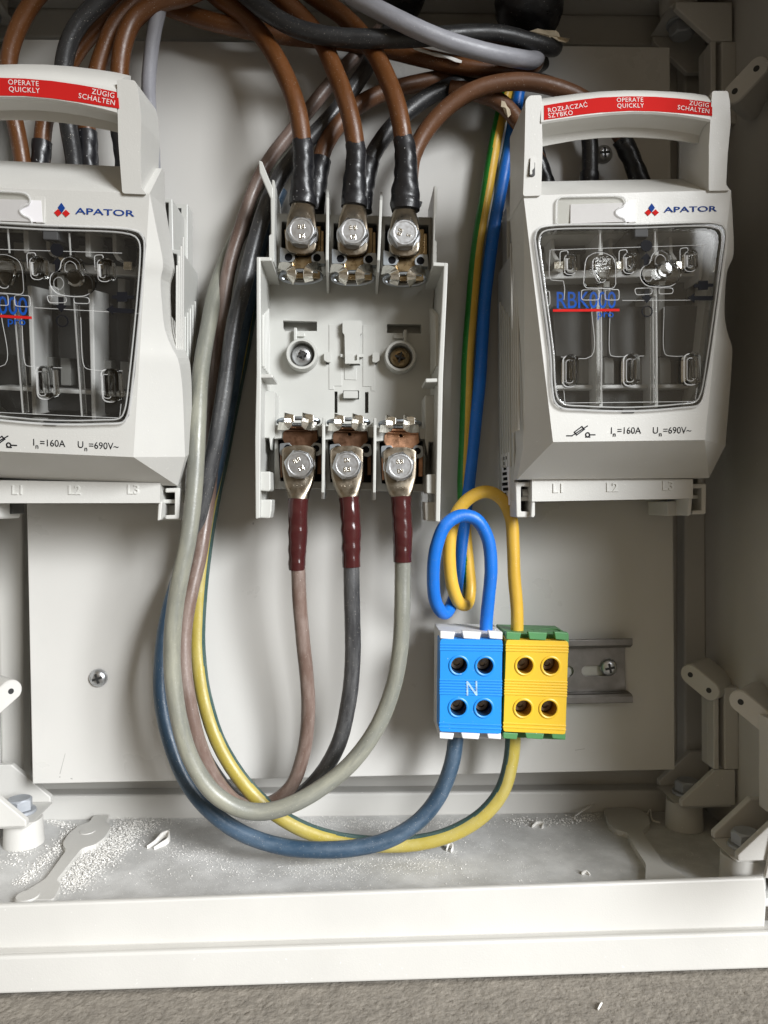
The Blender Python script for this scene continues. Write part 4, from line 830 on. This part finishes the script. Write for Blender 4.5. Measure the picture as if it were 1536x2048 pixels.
for e_ in L.data.edges:
    a_, c_ = _vk[e_.vertices[0]], _vk[e_.vertices[1]]
    if (a_ in _I and c_ in _I) or (a_ in _O and c_ in _O): e_.use_edge_sharp = True
for p_ in L.data.polygons:
    ks = [_vk[i_] for i_ in p_.vertices]
    if len(ks) <= 4 and all(q_ in _I or q_ in _O for q_ in ks) and any(q_ in _O and q_ not in _I for q_ in ks): p_.use_smooth = True
def lp(mb, name, m, bevel=0, seg=2):
    o = mb.build(name, m, L, HG, bevel, seg if m is not GLASS else 5)
    if m is GLASS:
        for p in o.data.polygons: p.use_smooth = True
    return o
# ridges pressed into the lid's flanks
b = MB()
for sx, xx in ((-1, XCN - 48.6), (1, XCN + 46.8)):
    for k in range(4):
        h = 47 + k * 4.5; z0, z1 = P(1222, 860, 60).z, P(1222, 470 + 20 * k, 60).z; b.box(min(xx, xx + sx * .55), max(xx, xx + sx * .55) + .3, z0, z1, h, h + 1.5)
lp(b, 'flank_rib', PL, .2)
# handle
hz = lambda x, z: 87.2 + (z - 85) * .11
b = MB()
def hpoly(q): return [(v.x, v.z) for v in (P(x, y, 87 + (390 - y) * .023) for x, y in q)]
b.prism(hpoly(round_poly([(1051, 200), (1059, 191), (1083, 190), (1085, 300), (1082, 391.5), (1046, 392.5), (1049, 300)], 5)), 58, hz)
b.prism(hpoly(round_poly([(1424, 182), (1456, 182), (1460, 205), (1461, 250), (1455, 310), (1452, 370), (1461, 381), (1417, 382), (1417.5, 290)], 5)), 58, hz)
lp(b, 'handle_post', PL, 1.1, 3)
st = [(1082, 198, 250, 298), (1120, 193, 244, 290.5), (1170, 186.5, 237, 282), (1220, 182, 231.5, 277.5), (1265, 180, 229, 276), (1310, 180, 230, 277), (1355, 182, 234, 280), (1395, 185, 240, 285), (1421, 189, 245, 289)]
secs = []
for x, yt, lp_, yb in st:
    X_ = P(x, 230, 91).x; secs.append([V((X_, -h, P(x, y, h).z)) for y, h in ((yt + 7, 70), (yt + 1, 79), (yt + 1.5, 86), (yt + 6, 90), (yt + 12, 91), (lp_ - 6, 91), (lp_ - 1, 90.2), (lp_ + 1.5, 88), (lp_ + 12, 83.5), (lp_ + 26, 80.5), (yb - 7, 79.5), (yb - 2, 79), (yb - 1, 77), (yb - 3, 70))])
b = MB(); b.loft(secs, 0, True); lp(b, 'handle_bar', PL)
red = [(1088, 211, 240), (1120, 205.5, 235.5), (1160, 199.5, 229.5), (1200, 194.8, 225), (1260, 192.5, 221.5), (1310, 193.3, 222.5), (1355, 196.5, 225.7), (1395, 200.8, 229.3), (1424.5, 205, 232)]
b = MB(); b.loft([[P(x, a, 91.15), P(x, c, 91.15), P(x, c, 90.7), P(x, a, 90.7)] for x, a, c in red], 0, False); lp(b, 'red_label', REDP)
t = MB()
def tx(s_, x, y, sz, al, rl, sx=1.0, bold=.0, h=91.3, sp=1.1): t.text(s_, sz, P(x, y, h), 0, bold, al, sx, math.radians(rl), sp=sp)
tx('ROZŁĄCZAĆ', 1096, 225, 2.75, 'LEFT', 8.5); tx('SZYBKO', 1096.5, 236, 2.75, 'LEFT', 8)
tx('OPERATE', 1260, 203.6, 2.6, 'CENTER', 1); tx('QUICKLY', 1261, 215.2, 2.6, 'CENTER', 1)
tx('ZÜGIG', 1418, 215, 2.7, 'RIGHT', -7); tx('SCHALTEN', 1419, 227, 2.7, 'RIGHT', -7)
lp(t, 'label_lettering', mat('label_print', (.80, .68, .66), .65, spec=.08))
b = MB(); b.ppx(rrect(1058, 311, 1070, 352, 3), 88.6, 86); o = lp(b, 'post_slot_shade', DARK, 0)  # dark insert painted as the shade of a recess
b = MB(); b.ppx(round_poly([(1061, 314), (1069, 313), (1069, 336), (1064, 340), (1065, 348), (1060, 349)], 3), 89.6, 87); lp(b, 'post_latch', PL, .3)
# label holder
b = MB(); b.ppx([(1141, 408.5), (1268, 405), (1270, 443), (1141, 447)], hpy(425) + .55, hpy(425) - .6); lp(b, 'paper_label', PAPER, 0)
cov = [(1121, 393.5), (1236, 391.5), (1247, 394), (1252, 402), (1250, 411), (1238, 416), (1230, 424), (1237, 433), (1249, 437), (1253, 447), (1113, 449.5), (1113, 402)]
b = MB(); b.ppx(round_poly(cov, 5), hpy(425) + 1.3, hpy(425) + .8); lp(b, 'label_cover', CLEAR, 0)
q = [PP(x, y, 1.1) for x, y in round_poly(cov, 6)]; b = MB(); b.tube(q + [q[0]], .42, 8, px=False, step=1.0, caps=False); lp(b, 'cover_rim', GLINT)
b = MB(); b.ppx([(1256, 398), (1276, 396), (1273, 445), (1258, 446), (1253, 436), (1260, 425), (1253, 412)], hpy(425) + .4, hpy(425) - .6); lp(b, 'label_recess', PL, .3)
# maker's mark and lettering
b = MB()
def dia(cx, cy, w, h_, m_): b.ppx([(cx, cy - h_), (cx + w, cy), (cx, cy + h_), (cx - w, cy)], hpy(cy) + .25, hpy(cy) - .3, mat=m_)
dia(1303.5, 415.5, 6.5, 9, 0); dia(1296.5, 425, 7, 6.5, 1); dia(1311, 425, 7, 6.5, 1); lp(b, 'emblem', [BLUEP, REDP])
t = MB(); tx('APATOR', 1381, 423.4, 3.3, 'CENTER', 1.2, 1.84, .045, hpy(420) + .25, 1.0); lp(t, 'brand_lettering', BLUEP)
t = MB(); hh_ = hpy(866) + .2
tx('I', 1223, 867.5, 4.2, 'CENTER', 0, .95, .03, hh_, 1); tx('n', 1229, 873, 3.0, 'CENTER', 0, 1, .03, hh_, 1); tx('=160A', 1234, 867.5, 4.2, 'LEFT', 0, .95, .03, hh_, 1)
tx('U', 1311, 867, 4.2, 'CENTER', 0, .95, .03, hh_, 1); tx('n', 1321, 872.5, 3.0, 'CENTER', 0, 1, .03, hh_, 1); tx('=690V~', 1326, 867, 4.2, 'LEFT', 0, .95, .03, hh_, 1)
lp(t, 'rating_lettering', BLACK)
b = MB()
def line(p, w=.24, h=None, closed=False):
    for (xa, ya), (xb, yb) in zip(p, p[1:] + ([p[0]] if closed else [])):
        a, c = P(xa, ya, hpy(ya) + .2), P(xb, yb, hpy(yb) + .2); d = (c - a).normalized(); nn = V((d.z, 0, -d.x)) * w; e_ = V((0, .4, 0)); a = a - d * w; c = c + d * w
        b.add([a + nn, c + nn, c - nn, a - nn, a + nn + e_, c + nn + e_, c - nn + e_, a - nn + e_], [[0, 1, 2, 3], [0, 1, 5, 4], [2, 3, 7, 6], [1, 2, 6, 5], [3, 0, 4, 7]])
line([(1134, 871.5), (1144, 871.5), (1175, 852)]); line([(1149, 864), (1164, 853), (1169, 858.5), (1153.5, 870)], closed=True); line([(1180, 869.5), (1190, 869.5)])
line([(1175.5 + 3.8 * math.cos(a), 869.5 + 4.2 * math.sin(a)) for a in [2 * math.pi * k / 14 for k in range(14)]], closed=True); line([(1172, 874), (1180, 874)])
lp(b, 'fuse_symbol', BLACK)
def lpi(mb, name, m, bevel=0):
    for v_ in mb.v: v_.x = min(max(v_.x, XCN - 44.5 - (v_.z > 60) * 2), XCN + 39.5)
    return lp(mb, name, m, bevel)
# inside the window
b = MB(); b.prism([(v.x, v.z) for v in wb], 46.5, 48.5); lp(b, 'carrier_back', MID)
b = MB()
for q in ([(1104, 612), (1180, 612), (1180, 712), (1112, 712)], [(1221, 613), (1289, 613), (1289, 712), (1221, 712)], [(1330, 612), (1418, 612), (1410, 712), (1330, 712)]): b.ppx(round_poly(q, 4), 62, 49)
b.ppx([(1082, 494), (1438, 491), (1437, 503), (1084, 506)], 55, 49)
b.ppx([(1112, 782), (1402, 780), (1395, 815), (1125, 818)], 58, 49)
lpi(b, 'fuse_link', DARK, .5)
b = MB()
for x in (1201, 1312):
    b.ppx([(x - 5, 462), (x + 5, 462), (x + 5, 512), (x - 5, 512)], 74, 49); b.ppx([(x - 6, 572), (x + 3, 572), (x + 5, 815), (x - 3, 815)], 72, 49)
for x in (1106, 1222, 1342): b.ppx([(x - 4, 470), (x + 3, 470), (x + 4, 505), (x + 14, 520), (x + 4, 520), (x - 3, 508)], 68, 49)
b.ppx([(1086, 541), (1430, 536), (1428, 552), (1089, 558)], 60, 49); b.ppx([(1110, 770), (1406, 768), (1405, 776), (1111, 778)], 64, 49); b.ppx([(1074, 452), (1445, 448), (1440, 462), (1078, 466)], 60, 49)
b.ppx([(1216, 575), (1216, 610), (1222, 610), (1222, 575)], 66, 49); b.ppx([(1404, 470), (1412, 470), (1404, 560), (1398, 560)], 66, 49)
b.ppx([(1416, 490), (1446, 490), (1424, 716), (1410, 716)], 60, 50)
lpi(b, 'carrier_rib', WHITEB, .5)
b = MB()
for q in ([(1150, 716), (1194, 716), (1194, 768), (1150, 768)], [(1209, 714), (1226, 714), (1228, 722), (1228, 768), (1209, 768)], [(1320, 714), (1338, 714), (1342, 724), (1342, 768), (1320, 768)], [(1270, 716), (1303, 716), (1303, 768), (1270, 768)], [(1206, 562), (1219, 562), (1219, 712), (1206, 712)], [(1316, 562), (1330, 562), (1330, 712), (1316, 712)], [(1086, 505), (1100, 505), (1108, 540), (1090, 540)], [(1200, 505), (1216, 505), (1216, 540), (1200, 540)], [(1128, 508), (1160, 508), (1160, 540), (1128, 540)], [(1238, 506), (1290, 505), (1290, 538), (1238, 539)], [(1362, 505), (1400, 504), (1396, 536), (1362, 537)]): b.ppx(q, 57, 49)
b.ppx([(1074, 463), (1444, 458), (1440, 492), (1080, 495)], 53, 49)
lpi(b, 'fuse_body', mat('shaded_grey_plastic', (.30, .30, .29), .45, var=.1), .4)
b = MB()
for x0, x1 in ((1108, 1130), (1232, 1246), (1352, 1368)): b.ppx([(x0, 522), (x1, 522), (x1, 538), (x0, 538)], 66, 58)
lpi(b, 'blade_contact', BRIGHT, .3)
b = MB(); b.bpx(1269, 449, 1297, 474, hpy(460) + 1.0, 60); b.bpx(1245, 816, 1270, 826, hpy(820) + .8, 60); lp(b, 'window_latch', mat('smoky_plastic', (.07, .07, .07), .6, spec=.1), .5)
# clear window
cw = sum(wl, V()) / len(wl)
def inset(dx, dy): return [(cw.x + (p.x - cw.x) * dx, cw.z + (p.z - cw.z) * dy) for p in wl]
b = MB(); b.prism(inset(.925, .945), lambda x, z: hp(x, z) - 1.4, lambda x, z: hp(x, z) + .9); lp(b, 'window_pane', CLEAR, .3)
b = MB(); b.prism(inset(.992, .992), lambda x, z: hp(x, z) - 6, lambda x, z: hp(x, z) + 1.4, [inset(.928, .948)]); lp(b, 'window_rim', CLEARR, .7, 3)
for x in (1203, 1313):
    m_ = MB(); m_.prism([(v_.x, v_.z) for v_ in (PP(x - 2.5, 590), PP(x + 2.5, 590), PP(x + 4, 806), PP(x - 1, 806))], lambda a, c: hp(a, c) - 7, lambda a, c: hp(a, c) - 1.5); lp(m_, 'clear_rib', GLASS, .4)
    m_ = MB(); m_.tube([PP(x - 2, 588, -1.2), PP(x - .5, 806, -1.2)], .4, 6, px=False, step=4); lp(m_, 'rib_glint', GLINT)  # pale line painted as the glint along a clear rib
    m_ = MB(); m_.tube([PP(x - 3, 462, -1.2), PP(x - 3, 505, -1.2)], .4, 6, px=False, step=4); lp(m_, 'rib_glint', GLINT)  # upper glint line, painted likewise
def blob(q, d0, d1, r=4):
    mb = MB(); mb.prism([(v.x, v.z) for v in (PP(x, y) for x, y in round_poly(q, r, 6))], lambda x, z: hp(x, z) + d0, lambda x, z: hp(x, z) + d1); return mb
def outl(q, d, r=4, w=.32):
    w *= .5
    q = [PP(x, y, d) for x, y in round_poly(q, r, 6)]; m_ = MB(); m_.tube(q + [q[0]], w, 6, px=False, step=1, caps=False); lp(m_, 'window_moulding', GLINT)  # pale outline painted as the bright edge of a clear moulding
for cx, cy in ((1140, 529), (1258, 527), (1380, 523)):
    outl([(cx - 11, cy - 20), (cx + 11, cy - 20), (cx + 11, cy + 20), (cx - 11, cy + 20)], 2.4, 11, .36); outl([(cx - 5, cy - 12), (cx + 5, cy - 12), (cx + 5, cy + 12), (cx - 5, cy + 12)], 3.2, 5, .26)
    o = lp(blob([(cx - 11, cy - 20), (cx + 11, cy - 20), (cx + 11, cy + 20), (cx - 11, cy + 20)], -3, 2.6, 11), 'window_boss', GLASS, 1.0, 3)
    lp(blob([(cx - 5, cy - 12), (cx + 5, cy - 12), (cx + 5, cy + 12), (cx - 5, cy + 12)], 2.6, 3.4, 5), 'window_boss', GLASS, .4, 2)
    q = [PP(x, y, 1.0) for x, y in round_poly([(cx - 20, cy - 26), (cx - 4, cy - 28), (cx - 4, cy - 14), (cx - 20, cy + 4)], 5)]; m_ = MB(); m_.tube(q + [q[0]], .19, 6, px=False, step=1, caps=False); lp(m_, 'window_moulding', GLINT)  # pale loop painted as a bright moulding edge
for cx, cy in ((1139, 742), (1260, 740), (1381, 738)):
    outl([(cx - 13, cy - 30), (cx + 13, cy - 30), (cx + 13, cy + 32), (cx - 13, cy + 32)], 3.4, 13, .6); outl([(cx - 7, cy - 22), (cx + 7, cy - 22), (cx + 7, cy + 24), (cx - 7, cy + 24)], 4.6, 7, .3)
outl([(1283, 535), (1300, 528), (1304, 508), (1320, 500), (1336, 508), (1340, 528), (1356, 536), (1360, 556), (1346, 572), (1320, 575), (1292, 572), (1279, 556)], 2.2, 14, .42)
outl([(1309, 530), (1311, 514), (1320, 508), (1330, 514), (1333, 530)], 2.4, 8, .3); outl([(1288, 545), (1300, 538), (1308, 550), (1300, 564), (1288, 560)], 2.4, 7, .3); outl([(1170, 528), (1174, 514), (1188, 506), (1206, 505), (1226, 514), (1231, 530), (1231, 570), (1226, 577), (1172, 576), (1167, 568)], 1.9, 9, .4)
outl([(1186, 516), (1216, 516), (1218, 538), (1209, 565), (1196, 565), (1184, 540)], 4.0, 9, .34)
for cx, cy, hh in ((1139, 742, 19), (1260, 740, 19), (1381, 738, 19), (1140, 529, 11), (1258, 527, 11), (1380, 523, 11)):
    for dx_, w_ in ((-7.5, .75), (6.5, .35)):
        m_ = MB(); m_.tube([PP(cx + dx_, cy - hh, 2.2), PP(cx + dx_, cy, 2.6), PP(cx + dx_, cy + hh, 2.2)], w_, 8, px=False, step=1.5); lp(m_, 'boss_glint', GLINT)  # pale streaks painted as highlights on the clear bosses
for k in (.952, .993):
    q = [V((x, -(hp(x, z) + 1.35), z)) for x, z in inset(k, k)]; m_ = MB(); m_.tube(q + [q[0]], .5 if k > .96 else .34, 8, px=False, step=1.5, caps=False); lp(m_, 'rim_glint', GLINT)  # pale loops painted as the bright edges of the clear rim
for cx, cy in ((1139, 742), (1260, 740), (1381, 738)):
    lp(blob([(cx - 13, cy - 30), (cx + 13, cy - 30), (cx + 13, cy + 32), (cx - 13, cy + 32)], -3, 4.0, 13), 'window_boss', GLASS, 1.4, 3)
    lp(blob([(cx - 6, cy - 20), (cx + 6, cy - 20), (cx + 6, cy + 22), (cx - 6, cy + 22)], 4.0, 5.0, 6), 'window_boss', GLASS, .5, 2)
lp(blob([(1283, 535), (1300, 528), (1304, 508), (1320, 500), (1336, 508), (1340, 528), (1356, 536), (1360, 556), (1346, 572), (1320, 575), (1292, 572), (1279, 556)], .5, 2.4, 14), 'window_moulding', GLASS, .9, 3)
v = PP(1324, 543); b = MB(); b.lathe(V((v.x, v.y - 2.3, v.z)), (0, -1, 0), [(3.6, 0), (3.4, 1.5), (2.6, 2.2), (.01, 2.4)], 28); lp(b, 'window_moulding', GLASS)
lp(blob([(1170, 528), (1174, 514), (1188, 506), (1206, 505), (1226, 514), (1231, 530), (1231, 570), (1226, 577), (1172, 576), (1167, 568)], .5, 2.0, 9), 'window_moulding', GLASS, .8, 3)
lp(blob([(1186, 516), (1216, 516), (1218, 538), (1209, 565), (1196, 565), (1184, 540)], 2.0, 4.2, 9), 'window_moulding', GLASS, 1.0, 3)
for q in ([(1269, 577), (1304, 576), (1304, 588), (1272, 590)], [(1318, 576), (1346, 576), (1346, 587), (1318, 588)], [(1163, 580), (1198, 579), (1198, 600), (1163, 600)], [(1210, 580), (1238, 579), (1238, 600), (1210, 600)], [(1090, 583), (1099, 582), (1100, 610), (1092, 610)]):
    qq = [PP(x, y, 1.0) for x, y in round_poly(q, 5)]; m_ = MB(); m_.tube(qq + [qq[0]], .19, 6, px=False, step=1, caps=False); lp(m_, 'window_moulding', GLINT)  # bright edges of small mouldings, painted as pale loops
for q in ([(1102, 500), (1410, 490)], [(1245, 601), (1440, 600)], [(1100, 500), (1102, 560), (1127, 562), (1128, 600)], [(1130, 806), (1390, 803)], [(1130, 806), (1127, 775)], [(1390, 803), (1394, 775)], [(1220, 620), (1220, 708), (1224, 712), (1288, 712)], [(1183, 614), (1183, 712), (1122, 714)], [(1328, 614), (1330, 708), (1340, 712), (1400, 711)]):
    m_ = MB(); m_.tube([PP(x, y, .9) for x, y in q], .15, 6, px=False, step=3); lp(m_, 'window_moulding', GLINT)  # bright moulding edges, painted as thin pale lines
# print on the window
t = MB(); hw = hpy(615) + 1.05
tx('RBK000', 1172, 616, 10.4, 'CENTER', 0, .80, .055, hw, .98); tx('pro', 1211, 634.5, 4.6, 'CENTER', 0, 1.15, .02, hw, 1.0); lp(t, 'window_lettering', mat('window_print_blue', (.008, .07, .34), .65, spec=.08))
b = MB(); b.ppx([(1106, 618.5), (1239, 617.5), (1239, 622.5), (1106, 623.5)], hw, hw - .25); lp(b, 'window_underline', REDP)
b = MB(); hk = lambda y: hpy(y) + 1.05
b.ppx(circ(1293, 491, 11.8, 24), hk(491), hk(491) - .2); b.ppx([(1293, 505), (1304, 518), (1298, 518), (1298, 532), (1288, 532), (1288, 518), (1282, 518)], hk(518), hk(518) - .2)
b.ppx([(1294, 606), (1305, 593), (1299, 593), (1299, 578), (1289, 578), (1289, 593), (1283, 593)], hk(595), hk(595) - .2)
b.ppx(circ(1294.3, 622.5, 11.6, 24), hk(622), hk(622) - .2, [circ(1294.3, 622.5, 9.2, 24)])
b.ppx([(1376, 596), (1389, 586.5), (1389, 592), (1428, 592), (1428, 600.5), (1389, 600.5), (1389, 605)], hk(596), hk(596) - .2)
b.ppx([(1388, 569), (1397, 568), (1397, 562), (1416, 561), (1416, 567), (1427, 567), (1427, 573), (1416, 574), (1416, 579), (1397, 580), (1397, 575), (1388, 575)], hk(570), hk(570) - .2)
lp(b, 'switch_symbol', BLACK)

C0, T0, PIT = V((146.1, -78.2, 19.7)), V((-253.6, -5.3, -5.1)), 10.3
def copy_tree(o, parent=None):
    c = o.copy(); COL.objects.link(c)
    if parent: c.parent = parent
    for ch in list(o.children): copy_tree(ch, c)
    return c
sw2 = copy_tree(sw)
d = P(367.7, 1035.5, 46) - P(1411.8, 1027.8, 46)
sw2.location = (sO + d) * MM
sw2.rotation_euler = (0, math.radians(1.0), 0)
tag(sw2, 'fuse switch at the left, cut off by the picture edge, beside the old cable bundle', 'fuse switch', 'closed fuse switches')
for ch in sw2.children:
    if ch.name.startswith('lid'):                     # this lid is not quite shut: it leans out a little at the top
        Rm = Matrix.Rotation(math.radians(0.9), 4, 'Z') @ Matrix.Rotation(math.radians(PIT), 4, 'X') @ Matrix.Rotation(math.radians(3.28), 4, 'Y')
        Wm = Matrix.Translation((C0 + T0) * MM) @ Rm @ Matrix.Translation((HG - C0) * MM)
        S2 = Matrix.Translation(sw2.location) @ sw2.rotation_euler.to_matrix().to_4x4()
        ch.matrix_local = S2.inverted() @ Wm

# ------------------------------------------------------------------ swarf and shavings
rd = random.Random(11); b = MB()
def flake(x, y, z, s_):
    a = rd.uniform(0, 6.28); q = [V((x + s_ * rd.uniform(.4, 1) * math.cos(a + k * 2.1 + rd.uniform(-.4, .4)), y + s_ * rd.uniform(.4, 1) * math.sin(a + k * 2.1), z + rd.uniform(0, .35) * s_)) for k in range(3)]
    b.add(q + [V((x, y, z + s_ * rd.uniform(.3, .9)))], [[0, 1, 2], [0, 1, 3], [1, 2, 3], [2, 0, 3]])
def scatter(nn, px0, py0, px1, py1, s0, s1, pw=1.0, zoff=.1):
    for _ in range(nn):
        t_ = rd.random(); x = px0 + (px1 - px0) * rd.random(); y = py0 + (py1 - py0) * rd.random() ** pw
        p = PZ(x, y, (FZ0 + FZ1) / 2 - .2); z = fl(p.x)
        if p.y > 28 or p.y < -70 or mnoise.noise(p * .045) * 1.6 + mnoise.noise(p * .16) * .9 < rd.uniform(-.9, .8): continue
        flake(p.x, p.y, z + zoff, rd.uniform(s0, s1) * (1 if rd.random() < .93 else 1.8))
def band(nn, pts, wd, s0, s1, zj=.0):
    for _ in range(nn):
        i = rd.randrange(len(pts) - 1); t_ = rd.random(); x = pts[i][0] + (pts[i + 1][0] - pts[i][0]) * t_ + rd.gauss(0, wd); y = pts[i][1] + (pts[i + 1][1] - pts[i][1]) * t_ + rd.gauss(0, wd * .45)
        p = PZ(x, y, (FZ0 + FZ1) / 2 - .2)
        if p.y > 29 or p.y < -70: continue
        flake(p.x, p.y, fl(p.x) + abs(rd.gauss(0, zj)), rd.uniform(s0, s1))
scatter(7000, 150, 1640, 1100, 1795, .08, .34); scatter(700, 1000, 1640, 1420, 1760, .08, .36); scatter(160, 120, 1640, 1300, 1780, .4, .8)
band(5200, [(300, 1650), (250, 1668), (230, 1700), (175, 1740), (135, 1785)], 19, .2, .75, .9); band(900, [(150, 1660), (120, 1700), (80, 1740), (40, 1780)], 9, .3, .8, .6)
band(1500, [(600, 1645), (700, 1650), (800, 1650), (900, 1645), (980, 1640)], 14, .2, .55, .3); band(700, [(230, 1648), (400, 1643), (550, 1645)], 10, .2, .5, .3)
band(900, [(560, 1740), (700, 1735), (820, 1725), (900, 1715)], 26, .2, .5); band(500, [(330, 1700), (420, 1720), (520, 1760)], 22, .2, .5)
band(420, [(1020, 1640), (1120, 1640), (1200, 1628)], 9, .3, .9, .8); band(260, [(20, 1690), (60, 1690), (20, 1740)], 14, .3, .8, .6); band(260, [(100, 1650), (130, 1660)], 6, .3, .7, .5)
tag(b.build('plastic_swarf', SHAV, None, (0, 0, FZ0), recalc=False), 'white plastic swarf strewn over the cabinet floor', 'swarf', kind='stuff')
def curl(label, pts, w, name='plastic_shaving'):
    ps = spline([V(p) for p in pts], 1.0); secs = []
    for i, p in enumerate(ps):
        t_ = (ps[min(i + 1, len(ps) - 1)] - ps[max(0, i - 1)]).normalized(); sd = V((0, -.35, 1)).normalized(); k = w * (.35 + .65 * math.sin(math.pi * (i + .5) / len(ps))); nn = t_.cross(sd).normalized() * .25
        secs.append([p + sd * k + nn, p - sd * k + nn, p - sd * k - nn, p + sd * k - nn])
    m_ = MB(); m_.loft(secs, 0, False); o = m_.build(name, SHAV, None, pts[0]); return tag(o, label, 'plastic shaving')
def fp(px, py, dz): p = PZ(px, py, (FZ0 + FZ1) / 2); return (p.x, p.y, fl(p.x) + dz)
curl('large white curled shaving lying on the floor right of the left pad', [fp(294, 1702, .8), fp(310, 1696, 1.8), fp(326, 1686, 3.2), fp(338, 1684, 3.6), fp(336, 1693, 2.2), fp(322, 1698, 1.2), fp(308, 1704, .8)], 2.1)
curl('small white folded chip on the floor just beneath the yellow and green strand', [fp(893, 1700, .6), fp(899, 1694, 2.2), fp(906, 1697, 1.8), (fp(902, 1703, .8))], 1.6)
curl('round pale chip on the floor behind and right of the striped strand', [fp(1064, 1650, .5), fp(1074, 1645, 1.0), fp(1086, 1646, .8), fp(1084, 1652, .5)], 1.5)
curl('short chip on the floor near the front lip, left of the shaded right-hand pad', [fp(1163, 1743, .5), fp(1172, 1741, 1.2), fp(1180, 1745, .5)], .9)
curl('stringy pale shaving tangled at the back corner beside the right-hand pad', [fp(1282, 1618, 1), fp(1292, 1630, 2), fp(1300, 1622, 3), fp(1306, 1638, 1.5), fp(1320, 1640, 1)], .9)
curl('stringy pale shaving lying along the rear edge right of the striped strand', [fp(1150, 1632, 2), fp(1175, 1622, 4), fp(1205, 1612, 6), fp(1235, 1604, 9), fp(1262, 1596, 12)], .7)
curl('thin white sliver on the bare concrete in front of the cabinet', [tuple(V(PZ(1196, 2022, GZ)) + V((0, 0, .5))), tuple(V(PZ(1200, 2016, GZ)) + V((0, 0, .9))), tuple(V(PZ(1204, 2008, GZ)) + V((0, 0, .5)))], .7)
for o in list(bpy.data.objects):
    if 'at' in o.keys(): del o['at']
